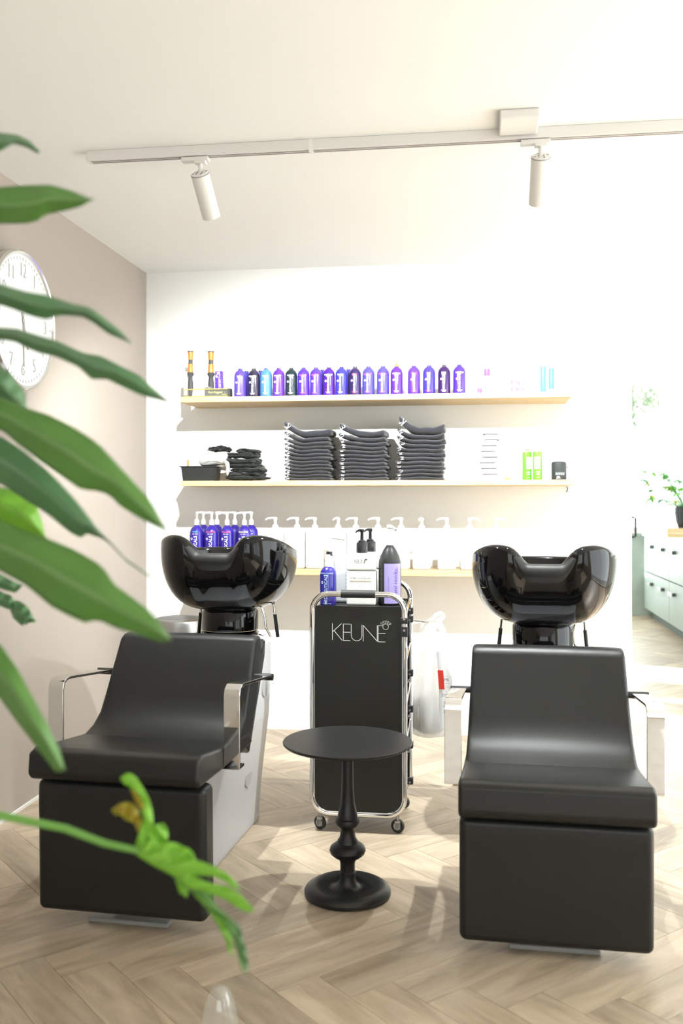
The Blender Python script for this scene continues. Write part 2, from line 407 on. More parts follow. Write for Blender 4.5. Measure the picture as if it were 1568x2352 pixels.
# ---- small blue and violet bottles on the top shelf
def bottle_mat(n, c1, c2):
    m = mat('tint_' + n, c1, 0.22, spec=0.5, coat=0.4, var=(14, c2)); return m
BC = [('blue violet', (.10, .06, .62), (.20, .10, .75)), ('near-black violet', (.010, .006, .03), (.05, .04, .09)), ('sky blue', (.10, .38, .80), (.10, .22, .75)),
      ('purple', (.20, .03, .55), (.12, .05, .60)), ('dark bottle green', (.004, .012, .016), (.02, .05, .06)), ('deep blue', (.05, .04, .60), (.16, .03, .50)),
      ('violet', (.16, .03, .55), (.06, .06, .65)), ('dark purple', (.03, .008, .16), (.14, .02, .50)), ('royal blue', (.03, .06, .60), (.08, .03, .45)),
      ('blackish purple', (.014, .006, .06), (.06, .03, .16)), ('bright blue', (.07, .09, .68), (.12, .06, .70)), ('blue', (.08, .07, .64), (.13, .08, .66)),
      ('red-topped violet', (.16, .03, .62), (.10, .03, .45)), ('warm violet', (.18, .05, .66), (.10, .04, .55)), ('ultramarine blue', (.05, .06, .62), (.10, .03, .5)),
      ('very dark plum', (.018, .005, .05), (.08, .02, .18)), ('indigo', (.09, .02, .60), (.10, .05, .70))]
BX = [551.6, 583, 611, 640, 668.7, 697, 725.6, 755, 784, 815, 846, 879.4, 910.6, 950.3, 985, 1019.7, 1054.4]
names = ['VIVID', 'CELLAGEN', 'HYDRO', 'X-FOLATE', 'THERAPE', 'SATURATE', 'FOLLIGEN', 'BIOCLENZ', 'VITATIN', 'SCALP', 'SATURATE', 'FOLLIGEN', 'NUMINOX', 'TONIC', 'VIVID', 'BOLD', 'BIOCLENZ']
prof_b = [(r_ * 1.10 if r_ > .02 else r_, z_ * 1.05) for r_, z_ in [(.001, 0), (.0255, 0), (.0272, .003), (.0275, .010), (.0275, .096), (.0262, .107), (.0225, .117), (.0165, .125), (.0115, .128), (.0115, .130)]]
for i, x in enumerate(BX):
    p = atY(x, 880, 4.672)
    nm, c1, c2 = BC[i]
    sep = {0: 'beside the gold-railed tray', 4: 'fifth from the left in the row', 12: 'with an orange pointed cap', 16: 'last of the row on the right', 13: 'just right of the gap in the row'}.get(i, '%s from the left in the row' % ORD[i])
    c1 = tuple(v * .62 for v in c1); c2 = tuple(v * .7 for v in c2)
    t = thing('product_bottle', 'small %s bottle, %s on the top shelf' % (nm, sep), 'bottle', (p.x, p.y, Z1), random.uniform(-.12, .12), 'small bottles lined up on the top shelf')
    MB().lathe(prof_b, 28).build('bottle_body', bottle_mat(nm.replace(' ', '_'), c1, c2), t)
    if i == 12:
        MB().lathe([(.0105, .136), (.0105, .143), (.004, .152), (.0012, .169)], 16).build('nozzle', mat('orange_cap', (.55, .16, .05), .4), t)
    else:
        MB().lathe([(.0105, .135), (.0105, .1410), (.009, .142)], 18).build('cap', BPLAST if c1[2] < .12 else mat('dark_blue_cap', (.03, .02, .20), .3), t)
    pm_ = PRINTP if i in (5, 6, 9, 10, 11, 13, 14) else PRINTW
    wrap_text([('MEDICEUTICALS', .001, .056, .0118, True, .012), ('O', -.012, .070, .013, False, .06)], .03025, PRINTW, t)
    wrap_text([(names[i], .001, .101, .0085, False, .03), ('salon treatment', .001, .094, .0036, False, .01), ('250 ml', .001, .0105, .006, False, .01), ('hair therapy', .001, .0165, .0052, False, .02)], .03025, pm_, t)
# second row, half hidden
for i, (x, yy) in enumerate([(566, 4.75), (598, 4.75), (740, 4.75), (800, 4.75)]):
    p = atY(x, 880, yy)
    t = thing('product_bottle', 'dark blue bottle hidden behind the front row, seen between %s' % ['first and second bottles', 'second and third bottles', 'seventh and eighth bottles', 'ninth and tenth bottles'][i], 'bottle', (p.x, p.y, Z1), 0, 'bottles behind the front row')
    MB().lathe(prof_b, 24).build('bottle_body', bottle_mat('royal_blue', *BC[8][1:]), t)
    MB().lathe([(.0105, .135), (.0105, .1410), (.009, .142)], 18).build('cap', BPLAST, t)

# ---- brushes, spray can and tray on the left end of the top shelf
ORANGE = mat('orange_barrel', (.78, .24, .03), .3)
GRIP = mat('grey_grip', (.06, .06, .062), .55)
def hairbrush(px, y, label, s, z=Z1):
    p = atY(px, 880, y)
    t = thing('round_hairbrush', label, 'hairbrush', (p.x, p.y, z), 0, 'round brushes standing on the top shelf'); t.scale = (s, s, 1 if s > 1 else 1)
    MB().lathe([(.001, 0), (.008, 0), (.0095, .02), (.013, .045), (.0125, .075), (.009, .105), (.0165, .118), (.0165, .124), (.0125, .128)], 20).build('handle', GRIP, t)
    MB().lathe([(.0125, .126), (.011, .150), (.0118, .170)], 20).build('barrel', ORANGE, t)
    MB().lathe([(.0108, .192), (.0125, .215), (.0128, .232)], 20).build('barrel', ORANGE, t)
    MB().lathe([(.0118, .170), (.0100, .181), (.0108, .192)], 20).build('barrel_band', GRIP, t)
    MB().lathe([(.0145, .230), (.0145, .235), (.013, .236)], 20).build('end_cap', GRIP, t)
    mb = MB()
    for k in range(16):
        for a in range(9):
            zz = .132 + k * .0062
            if .168 < zz < .194: continue
            an = a * 2 * pi / 9 + k * .35
            c = Vector((cos(an) * .0125, sin(an) * .0125, zz)); d = Vector((cos(an), sin(an), 0))
            mb.tube([c, c + d * .0035], .0006, 3)
    tag(mb.build('bristles', ORANGE, t, smooth=False), kind='stuff')
    return t
GOLD = mat('gold_rail', (.85, .66, .20), .3, metal=.6)
TC = atY(476, 880, 4.67)
tray = thing('display_tray', 'clear display tray with two gold rails at left end of the top shelf', 'tray', (TC.x, 4.685, Z1))
hw = .112
MB().box(-hw, hw, -.0445, -.0395, .0, .006).box(-hw, hw * .98, -.0445, -.0395, .037, .0425).build('gold_rail', GOLD, tray, bevel=.001, segs=1)
MB().box(-hw, hw, -.040, .05, 0, .003).box(-hw, -hw + .002, -.04, .05, .003, .042).box(-hw, hw, -.0390, -.0380, .003, .037).build('clear_wall', thin_mat('clear_acrylic', (.9, .9, .9), .96, .03, .3), tray, smooth=False)
hairbrush(437.5, 4.688, 'round orange hairbrush with grey grip, leftmost on the top shelf', 1.0, Z1 + .003)
hairbrush(484.5, 4.712, 'thicker round orange hairbrush with grey grip, beside the purple spray can', 1.15, Z1 + .003)
bx = thing('gift_box', 'long dark grey box with gold script behind the gold rails', 'box', (TC.x + .043, 4.668, Z1 + .003))
MB().box(-.052, .080, -.016, .026, 0, .040).build('carton', mat('grey_box', (.035, .035, .028), .5), bx, bevel=.001, segs=1)
text('Kurt Keggner', PRINTG, bx, (.004, -.0168, .022), .0155, (pi / 2, 0, 0), .012, .85)
text('Barbers', PRINTG, bx, (.050, -.0168, .011), .008, (pi / 2, 0, 0), .02)
cc = atY(503, 880, 4.755)
sc_ = thing('spray_can', 'purple aerosol can with white vertical lettering and grey cap on the top shelf', 'spray can', (cc.x, cc.y, Z1))
MB().lathe([(.001, 0), (.0205, 0), (.0215, .003), (.0215, .138), (.019, .143), (.012, .145)], 28).build('can_body', mat('violet_can', (.13, .05, .62), .3, coat=.3), sc_)
MB().lathe([(.011, .145), (.011, .176), (.009, .178)], 20).build('cap', mat('light_grey_cap', (.55, .54, .50), .4), sc_)
wrap_text([('1111 fix', -.001, .085, .034, True, .02), ('style spray', .012, .08, .010, True, .0)], .0215, PRINTW, sc_)
cp = atY(427, 880, 4.71)
wb = thing('cream_carton', 'upright cream carton with brown corner behind the leftmost hairbrush', 'box', (cp.x - .002, 4.722, Z1 + .003))
MB().box(-.011, .011, -.010, .010, 0, .135).build('carton', mat('cream_card', (.72, .66, .58), .6), wb, bevel=.0006, segs=1)
MB().prism([(-.0112, .03), (.0112, .062), (-.0112, .035 - .01)], -.0106, -.0101, 'y').build('corner_print', mat('brown_print', (.40, .16, .08), .6), wb, smooth=False)
fc = atY(468, 860, 4.66)
fo = thing('foil_clip', 'crumpled silver-white hair clip lying on the dark box', 'hair clip', (fc.x, 4.672, Z1 + .0435))
mb = MB(); rnd = random.Random(3)
for k in range(5):
    a = rnd.uniform(-.5, .8); c = Vector((rnd.uniform(-.02, .012), rnd.uniform(-.004, .012), .004))
    mb.tube([c, c + Vector((cos(a) * .016, .002, abs(sin(a)) * .010 + .003)), c + Vector((cos(a) * .03, 0, .002))], .0028, 6)
mb.build('clip_body', mat('silver_clip', (.7, .68, .66), .25, metal=.7), fo)
MB().tube([(.004, 0, .020), (.022, .001, .008)], .0028, 6).tube([(-.004, 0, .022), (.012, 0, .012), (.026, 0, .003)], .002, 6).build('clip_jaw', WPLAST, fo)

# ---- pale items on the right end of the top shelf
def plain(px, pyt, r, label, matl, capm=None, caph=0.0, band=None, y=4.68, z=Z1, name='pale_bottle', cat='bottle', grp=None, sy=1):
    p = atY(px, 880, y); d = p.y / ray(px, 880).y
    top = CH + (1150 - pyt) / FPX * d; h = top - z; hb = h - caph
    t = thing(name, label, cat, (p.x, y, z), 0, grp)
    MB().lathe([(.001, 0), (r * .96, 0), (r, .003), (r, hb - .008), (r * .9, hb - .002), (r * .55, hb)], 24, sy=sy).build('bottle_body', matl, t)
    if capm: MB().lathe([(r * .5, hb), (r * .5, h - .002), (r * .42, h)], 20).build('cap', capm, t)
    if band:
        for z0, z1, bm_ in band: MB().lathe([(r * 1.012, z0), (r * 1.012, z1)], 24, cap=False, sy=sy).build('label_band', bm_, t)
    return t
LIL = mat('lilac_print', (.28, .20, .62), .5); TEAL = mat('teal_plastic', (.10, .50, .66), .35); TEAL2 = mat('pale_teal_plastic', (.30, .68, .70), .35); PALEB = mat('pale_blue_plastic', (.62, .65, .80), .4)
PURB = mat('purple_band', (.22, .08, .60), .4)
G8 = 'pale products at the right end of the top shelf'
plain(1081, 832, .012, 'slim pale lilac bottle right after the last indigo bottle', PALEB, WPLAST, .012, grp=G8)
plain(1101, 838, .010, 'slim white tube with a purple foot on the top shelf', WPLAST, WPLAST, .01, [(.002, .026, PURB)], grp=G8)
plain(1118, 806, .0135, 'tall white bottle with a purple neck band on the top shelf', WPLAST, WPLAST, .03, [(.085, .118, PURB)], grp=G8)
plain(1181, 843, .015, 'lilac-printed white jar, left of the pair on the top shelf', WPLAST, None, 0, [(.01, .03, LIL), (.042, .062, LIL)], grp=G8)
plain(1197, 843, .014, 'lilac-printed white jar, right of the pair on the top shelf', WPLAST, None, 0, [(.008, .026, LIL), (.036, .062, LIL)], grp=G8)
plain(1211, 848, .011, 'small white tube with a pale teal print beside the lilac jars', WPLAST, WPLAST, .01, [(.012, .055, TEAL2)], grp=G8)
plain(1247, 836, .013, 'teal blue bottle, first of the blue group at the shelf end', TEAL, WPLAST, .012, grp=G8)
plain(1266, 840, .013, 'teal blue bottle with white foot, second of the blue group at the shelf end', TEAL, WPLAST, .012, [(.0, .016, WPLAST)], grp=G8)
plain(1293, 838, .014, 'pale blue bottle with white printed foot near the shelf end', TEAL2, WPLAST, .012, [(.0, .022, WPLAST)], grp=G8)
plain(1310, 838, .012, 'pale turquoise bottle, very last on the top shelf', TEAL2, WPLAST, .012, grp=G8)

# ================================================================== MIDDLE SHELF
tr0 = atY(459, 1097, 4.70)
tb = thing('plastic_tray', 'black rectangular plastic tray at left end of the middle shelf', 'tray', (tr0.x, 4.725, Z2))
def basin_box(w0, d0, w1, d1, h, th=.003):
    mb = MB(); o0 = [(-w0, -d0), (w0, -d0), (w0, d0), (-w0, d0)]; o1 = [(-w1, -d1), (w1, -d1), (w1, d1), (-w1, d1)]
    vs = [(x, y, 0) for x, y in o0] + [(x, y, h) for x, y in o1] + [(x * (1 + .09), y * (1 + .09), h) for x, y in o1] + [(x * (1 + .09), y * (1 + .09), h + .004) for x, y in o1]
    vs += [(x * .97, y * .97, h + .004) for x, y in o1] + [(x * .96, y * .96, th) for x, y in o0]
    fs = [(0, 1, 2, 3), (20, 23, 22, 21)]
    for k in range(5):
        for i in range(4): fs.append((k * 4 + i, k * 4 + (i + 1) % 4, (k + 1) * 4 + (i + 1) % 4, (k + 1) * 4 + i))
    return mb.add(vs, fs)
basin_box(.080, .055, .088, .062, .070).build('tray_body', mat('black_tray', (.016, .018, .018), .45), tb, bevel=.004)
# folded white plastic cape hanging over the tray edge
pc = atY(492, 1060, 4.70)
wc = thing('folded_cape', 'shiny white plastic cape folded in the black tray, one corner hanging out', 'cape', (pc.x, 4.72, Z2 + .075))
P = []; n_ = 24
for i in range(17):
    u = -1 + 2 * i / 16; ex = (max(0, 1 - abs(u) ** 8)) ** .5; row = []
    for j in range(n_ + 1):
        a = 2 * pi * j / n_; yy = math.copysign(abs(cos(a)) ** .4, cos(a)) * .046; zz = math.copysign(abs(sin(a)) ** .6, sin(a)) * .034 * (.3 + .7 * ex)
        q_ = noise.noise(Vector((u * 2, sin(a) * 1.4, 3.3))) * .006
        row.append(Vector((u * .072 + .004 * sin(a), yy + q_, zz + q_ + .036 + .006 * u)))
    P.append(row)
MB().grid(P).add([P[0][k] for k in range(n_)], [tuple(range(n_))]).add([P[-1][k] for k in range(n_)], [tuple(range(n_))]).build('cape_cloth', mat('white_vinyl', (.34, .34, .33), .3), wc)
MB().tube([(.058, -.035, .02), (.076, -.056, .012), (.082, -.064, -.010), (.080, -.066, -.035), (.080, -.066, -.050)], [.012, .012, .010, .009, .003], 10).build('cape_corner', MATS['white_vinyl'], wc)
for k in range(3):
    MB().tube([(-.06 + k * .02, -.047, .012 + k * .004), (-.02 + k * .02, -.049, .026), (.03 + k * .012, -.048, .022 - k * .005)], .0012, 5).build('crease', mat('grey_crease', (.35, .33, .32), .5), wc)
gs = atY(429.5, 1050, 4.70)
go = thing('gold_comb', 'small gold-brown stick standing up in the black tray', 'comb', (gs.x, 4.715, Z2 + .004))
MB().box(-.0065, .0065, -.002, .002, 0, .105).build('stick', mat('brown_gold', (.35, .26, .12), .4), go, bevel=.001, segs=1)

def crumple(name, label, cat, loc, sx, sy, sz, seed, matl, nfold=2, group=None, amp=.2):
    """a crumpled folded cloth: rounded slab with irregular folds"""
    t = thing(name, label, cat, loc, 0, group); P = []; n = 36; m = 20
    for i in range(m + 1):
        row = []; u = i / m; x = sin((u - .5) * pi)
        ex = (max(0, 1 - abs(x) ** 7)) ** .5
        for j in range(n):
            a = 2 * pi * j / n; ca, sa = cos(a), sin(a)
            yy = math.copysign(abs(ca) ** .55, ca) * sy * (.35 + .65 * ex); zz = math.copysign(abs(sa) ** .7, sa) * sz * (.15 + .85 * ex) * (1 + .25 * sin(x * 3 + seed * 2))
            q = Vector((x * 2.1 + seed * 3.1, ca * .8, sa * .7 + seed))
            k = 1 + amp * noise.noise(q * 1.7) + amp * .6 * noise.noise(q * 4.5)
            xx = x * sx * (1 + amp * .35 * noise.noise(Vector((seed, ca * 1.5, sa))))
            row.append(Vector((xx, yy * k, zz * k + sz)))
        P.append(row)
    mb = MB(); vs = [p for r in P for p in r]
    fs = [(i * n + j, i * n + (j + 1) % n, (i + 1) * n + (j + 1) % n, (i + 1) * n + j) for i in range(m) for j in range(n)]
    fs += [tuple(range(n)), tuple(m * n + k for k in reversed(range(n)))]
    mn = min(v.z for v in vs); vs = [Vector((v.x, v.y, v.z - mn)) for v in vs]
    mb.add(vs, fs).build('fabric', matl, t); return t
z = Z2
for k, (px, wpx, h, dx) in enumerate([(572, 104, .018, 0), (566, 92, .019, 0), (572, 84, .022, 0), (560, 84, .020, 0), (564, 78, .024, 0), (560, 76, .026, 0), (572, 56, .018, 0)]):
    c = atY(px, 1090, 4.75)
    crumple('black_cloth', 'crumpled black cloth, %s from the bottom of the loose pile beside the tray' % ORD[k], 'cloth', (c.x, 4.745 + .004 * (k % 2), z), wpx * .00212 / 2, .07, h * .56, k + 1.3, BCLOTH, amp=.30, group='crumpled black cloths on the middle shelf')
    z += h * 1.06
c = atY(503, 1040, 4.78)
crumple('black_net', 'small ruffled black hair net on top of the white cape in the tray', 'hair net', (c.x, 4.80, Z2 + .143), .060, .03, .013, 9.7, BCLOTH, amp=.75)

# ---- folded towels with white letters along the left fold
LET = 'KEUNE'
def towel(label, loc, w, h, dep, lift, shift, seed, letter, group, rear=0.0):
    t = thing('folded_towel', label, 'towel', loc, random.Random(seed).uniform(-.03, .03), group)
    m = 30; n = 20; P = []
    sid_ = len(group)
    def bend(x):   # x -1..1, left end lifts
        l = max(0, (-x - .05) / .95); r = max(0, (x - .45) / .55)
        return lift * l ** 1.6 + lift * rear * r ** 1.5 + .0026 * sin(x * 4.2 + sid_ * 1.7)
    for i in range(m + 1):
        x = sin((-1 + 2 * i / m) * pi / 2); row = []
        ex = (max(0.0, 1 - abs(x) ** 34)) ** .5
        for j in range(n):
            a = 2 * pi * j / n; ca, sa = cos(a), sin(a)
            yy = math.copysign(abs(ca) ** .35, ca) * dep * (.80 + .20 * ex); zz = math.copysign(abs(sa) ** .8, sa) * h / 2 * (.12 + .88 * ex) * (1 + .05 * sin(x * 5 + seed))
            q = Vector((x * 2.5, ca * 1.2 + seed, seed * 1.7)); k = noise.noise(q) * .0035 + noise.noise(q * 3) * .0012; bul = 1 + .22 * max(0, 1 - abs(x - .88) / .12)
            row.append(Vector((x * w + shift, yy + k * 1.2, zz + h / 2 + bend(x) + k * (.35 if sa > 0 else .15))))
        P.append(row)
    vs = [p for r in P for p in r]
    fs = [(i * n + j, i * n + (j + 1) % n, (i + 1) * n + (j + 1) % n, (i + 1) * n + j) for i in range(m) for j in range(n)]
    fs += [tuple(range(n)), tuple(m * n + k for k in reversed(range(n)))]
    MB().add(vs, fs).build('fabric', TOWEL, t)
    # printed letters on the front face near the left end
    xx = -.84
    ang = math.atan2(-(bend(xx + .1) - bend(xx - .1)), .2 * w)
    for q, (chx, xo) in enumerate(((letter, -.82),)):
        text(chx, PRINTW, t, (xo * w + shift, -dep * 1.01 - .0052, h / 2 + bend(xo)), h * 1.25, (pi / 2, pi / 2 * -1 + ang * -1, 0), -.012, .86, 'letter')
    return t
def stack(px, wpx, heights, liftmax, sid, nm, y=4.785, rear=.3, slant=0.0):
    c = atY(px, 1097, 4.66); z = Z2; N = len(heights)
    for k, h in enumerate(heights):
        f = k / (N - 1)
        lift = liftmax * (.55 * f ** 1.6 + .85 * f ** 7)
        lab = '%s folded charcoal towel from the bottom of the %s stack on the middle shelf' % (ORD[k], nm)
        if k == N - 1: lab = 'topmost folded charcoal towel of the %s stack, lettered end curled up' % nm
        if k == 0: lab = 'bottom folded charcoal towel of the %s stack on the middle shelf' % nm
        towel(lab, (c.x + slant * f, y, z), wpx * .00212 / 2 * (1 - .03 * ((k * 7) % 3)), h, .115, lift, .004 * sin(k * 2.1 + sid), k * 1.37 + sid * 9, LET[(k * 2 + sid) % 5], 'charcoal towels in the %s stack' % nm, rear)
        z += h * 1.05
H1 = [.0185, .018, .0185, .018, .019, .0185, .0215, .019, .0205, .019, .0215, .024, .040]
stack(704, 112, [h * .865 for h in H1], .036, 1, 'left', rear=.25, slant=-.004)
stack(831, 112, [h * .915 for h in (.019, .018, .0195, .019, .0205, .0195, .020, .019, .021, .0215, .024, .036)], .034, 2, 'middle', rear=.1)
stack(962, 112, [h * .92 for h in (.0195, .019, .020, .0195, .0205, .021, .0205, .021, .022, .022, .025, .042)], .046, 3, 'right', rear=.35, slant=.01)

# ---- small white cloths, green bottles, speaker
z = Z2
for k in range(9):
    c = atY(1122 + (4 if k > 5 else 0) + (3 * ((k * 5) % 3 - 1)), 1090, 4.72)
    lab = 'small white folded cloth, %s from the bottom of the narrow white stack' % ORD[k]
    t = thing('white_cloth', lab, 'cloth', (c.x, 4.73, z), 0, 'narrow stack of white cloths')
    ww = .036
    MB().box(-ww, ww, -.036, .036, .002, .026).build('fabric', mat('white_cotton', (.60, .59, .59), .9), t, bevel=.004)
    MB().box(-ww * .98, ww * .98, -.0357, .034, 0, .0035).build('shade_strip', mat('gap_shade_grey', (.16, .14, .16), .8), t, smooth=False)  # grey strip added as painted shade in the gap between stacked cloths
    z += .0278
GREEN = mat('green_plastic', (.10, .48, .03), .25, coat=.3, var=(20, (.18, .62, .05)))
for k, (px, yy) in enumerate([(1210, 4.70), (1234, 4.67)]):
    c = atY(px, 1090, yy)
    t = thing('green_bottle', ['bright green bottle with white side strip, left of the green pair', 'bright green bottle with blank white label, right of the green pair'][k], 'bottle', (c.x, yy, Z2), 0, 'green bottles on the middle shelf')
    MB().lathe([(.001, 0), (.021, 0), (.0225, .003), (.0225, .130), (.0215, .134), (.012, .137)], 26).build('bottle_body', GREEN, t)
    MB().lathe([(.0095, .137), (.0095, .145), (.0155, .147), (.0155, .162), (.013, .163)], 22).build('cap', mat('clear_cap', (.75, .75, .72), .08, trans=.6), t)
    mb = MB(); a0, a1 = (-.15, 1.0) if k == 0 else (-.75, .55)
    mb.grid([[Vector((.0229 * sin(a0 + (a1 - a0) * i / 8), -.0229 * cos(a0 + (a1 - a0) * i / 8), zz)) for i in range(9)] for zz in (.052, .110)])
    mb.build('paper_label', PRINTW, t)
    wrap_text([('salon', 0 if k else .006, .038, .009, False, .03), ('care', 0 if k else .006, .028, .009, False, .03), ('wash', 0 if k else .006, .012, .006, False, 0)], .0225, PRINTW, t)
c = atY(1283, 1090, 4.70)
t = thing('portable_speaker', 'small black round portable speaker near right end of the middle shelf', 'speaker', (c.x, 4.70, Z2))
MB().lathe([(.001, 0), (.033, 0), (.035, .004), (.035, .078), (.032, .086), (.018, .089), (.001, .090)], 32).build('speaker_body', mat('speaker_mesh', (.03, .035, .035), .6, bump=(700, .5, .001)), t)
mb = MB().grid([[Vector((.0358 * sin(-.55 + 1.3 * i / 10), -.0358 * cos(-.55 + 1.3 * i / 10), zz)) for i in range(11)] for zz in (.022, .036)]); mb.build('button_strip', mat('grey_rubber', (.16, .18, .18), .5), t)
wrap_text([('o  +  o  =', .004, .029, .010, False, .02)], .0362, PRINTW, t, 'button_marks')
wrap_text([('JBL', -.004, .0115, .014, False, .03)], .0352, PRINTW, t)
MB().tube([(.035, -.002, .06), (.040, -.002, .066), (.040, -.002, .055)], .002, 6).build('strap', BPLAST, t)
plain(1166, 1053, .012, 'slim white bottle with a gold foot between white cloths and green bottles', WPLAST, WPLAST, .012, [(0, .014, GOLD)], y=4.70, z=Z2)
c = atY(1311, 1090, 4.68)
t = thing('price_card', 'tiny white folded card at right end of the middle shelf', 'card', (c.x, 4.69, Z2))
MB().prism([(-.012, 0), (0, .040), (.012, 0), (.011, 0), (0, .037), (-.011, 0)], -.016, .012).build('card', mat('white_card', (.7, .7, .72), .7), t, smooth=False)
t = thing('shelf_cable', 'short dark cable hanging below right end of the middle shelf', 'cable', (0, 0, 0))
a_ = atY(1322, 1100, 4.9); MB().tube([(.450, 4.93, 1.271), (.456, 4.93, 1.262), (.453, 4.93, 1.250), (.450, 4.935, 1.244)], .0022, 6).build('wire', BPLAST, t)

# ================================================================== BOTTOM SHELF
def pump_head(t, zc, m, side=-1, s=1.0, long=.04, rc=.0115, ang=0.0, name='pump'):
    """collar, stem and nozzle of a pump bottle; nozzle towards side"""
    mb = MB().lathe([(rc, zc - .002), (rc * 1.02, zc + .018 * s), (rc * .8, zc + .022 * s), (rc * .45, zc + .026 * s), (rc * .40, zc + .046 * s)], 18)
    mb.lathe([(rc * .62, zc + .044 * s), (rc * .66, zc + .052 * s), (rc * .5, zc + .055 * s)], 14)
    z1 = zc + .052 * s
    d = Vector((side * cos(ang), -sin(ang), 0))
    mb.tube([d * -.008 + Vector((0, 0, z1)), d * .012 + Vector((0, 0, z1 + .002)), d * long * .75 + Vector((0, 0, z1 + .0005)), d * long + Vector((0, 0, z1 - .004)), d * (long + .003) + Vector((0, 0, z1 - .009))], [.0055, .0055, .0042, .0034, .0028], 8)
    return mb.build(name, m, t)
VB = mat('violet_bottle', (.014, .006, .15), .16, coat=.5, var=(14, (.035, .018, .30)))
prof_p = [(.001, 0), (.033, 0), (.0355, .004), (.036, .012), (.036, .165), (.0345, .180), (.030, .194), (.022, .205), (.013, .211), (.012, .216)]
pv = [(451.5, 4.685, 'VIVID', PRINTB, 'cyan-lettered', 1, 1.25), (486, 4.685, 'SATURATE', PRINTP, 'pink-lettered', -1, .1), (521.5, 4.685, 'FOLLIGEN', PRINTP, 'rose-lettered', -1, .15), (561, 4.685, 'BIOCLENZ', PRINTY, 'yellow-lettered', -1, .05),
      (467, 4.765, '', None, '', -1, 0), (498, 4.765, '', None, '', 1, 0), (539, 4.765, '', None, '', -1, 0), (577, 4.75, 'BC', PRINTY, '', -1, 0)]
for i, (px, yy, nm, pm_, desc, sd, an) in enumerate(pv):
    c = atY(px, 1250, yy)
    lab = 'violet pump bottle, %s, %s from the left in the front row' % (desc, ORD[i]) if i < 4 else 'violet pump bottle in the rear row, %s from the left' % ORD[i - 4]
    t = thing('violet_pump_bottle', lab, 'bottle', (c.x, yy, Z3), 0, 'violet pump bottles at left of the bottom shelf')
    MB().lathe(prof_p, 32).build('bottle_body', VB, t)
    pump_head(t, .216, WPLAST, sd, 1.15, .040, .0115, an)
    if nm:
        wrap_text([(nm, .002, .1815, .0105, False, .01)], .0358, pm_, t)
        wrap_text([('MEDICEUTICALS', .004, .083, .0215, True, .008), ('O', -.017, .146, .015, False, .03), ('hair wash', .002, .1715, .007, False, .01)], .036, PRINTW, t)
wpx = [632, 682, 723, 776, 817, 868, 921, 968.6, 1026, 1078.6, 1139]
for i, px in enumerate(wpx):
    c = atY(px, 1250, 4.72)
    side = -1 if i not in (9, 10) else 1
    an = {3: 1.2, 7: 1.3}.get(i, .1)
    lab = 'white pump bottle, %s from the left of the white row on the bottom shelf' % ORD[i]
    t = thing('white_pump_bottle', lab, 'bottle', (c.x, 4.72, Z3), 0, 'white pump bottles on the bottom shelf')
    mb = MB(); w_, d_ = .044, .031
    mb.box(-w_, w_, -d_, d_, 0, .192).build('bottle_body', WPACK, t, bevel=.012, segs=4)
    MB().box(-w_ * .99, w_ * .99, -d_ - .0006, -d_ + .002, .058, .0588).build('seam', mat('pale_seam', (.45, .40, .33), .6), t, smooth=False)
    pump_head(t, .192, WPLAST, side, 1.1, .046, .0155, an)
    text('shampoo', mat('pale_grey_print', (.50, .46, .40), .6), t, (0, -d_ - .001, .125), .013); text('care', MATS['pale_grey_print'], t, (0, -d_ - .001, .105), .009)
    text('300 ml', MATS['pale_grey_print'], t, (0, -d_ - .001, .085), .007)

# ================================================================== TRASH BIN
t = thing('waste_bin', 'round brushed steel waste bin with flat dark lid behind left wash unit', 'bin', (-1.451, 4.58, 0))
MB().lathe([(.118, 0), (.122, .01), (.122, .555)], 48).build('bin_body', STEEL, t)
MB().lathe([(.120, .556), (.1275, .560), (.1275, .602), (.124, .614), (.112, .620), (.104, .621), (.104, .617)], 48, cap=False).build('lid_ring', STEEL, t)
MB().lathe([(.001, .628), (.06, .628), (.101, .620), (.104, .612)], 40, cap=False).build('lid', mat('dark_lid', (.06, .06, .06), .3), t)
MB().lathe([(.124, 0), (.126, .004), (.124, .022)], 40).build('foot_ring', BPLAST, t)

# ================================================================== LOGO (trolley front, white bottle)
def logo_mb(thick):
    mb = MB(); Z = 1 / 100.0
    def st(*pts):
        for (x0, y0), (x1, y1) in zip(pts, pts[1:]):
            a = Vector(((x0 - 660) * Z, 0, (485 - y0) * Z)); b_ = Vector(((x1 - 660) * Z, 0, (485 - y1) * Z)); d = (b_ - a)
            if d.length < 1e-6: continue
            d.normalize(); n = Vector((-d.z, 0, d.x)) * thick; a -= d * thick * .8; b_ += d * thick * .8
            mb.add([a - n, b_ - n, b_ + n, a + n], [(0, 1, 2, 3)])
    def circ(cx, cy, r, n=20): st(*[(cx + r * cos(2 * pi * i / n), cy + r * sin(2 * pi * i / n)) for i in range(n + 1)])
    st((457, 420), (457, 543)); st((525, 420), (459, 482)); st((470, 473), (530, 545))
    st((592, 423), (540, 423), (540, 546), (592, 547)); st((540, 484), (592, 484))
    st((600, 423), (600, 505), (605, 525), (617, 540), (638, 548), (660, 544), (675, 530), (681, 510), (681, 428))
    st((691, 548), (691, 430), (797, 548), (797, 430)); st((835, 430), (804, 430), (804, 551), (857, 552)); st((804, 488), (857, 488))
    circ(860, 438, 21)
    for cx, cy in ((828, 413), (843, 402), (861, 397), (879, 402), (895, 415)):
        circ(cx, cy, 6, 10); v = Vector((cx - 860, cy - 438)); v.normalize()
        st((860 + v.x * 21, 438 + v.y * 21), (cx - v.x * 6, cy - v.y * 6))
    return mb

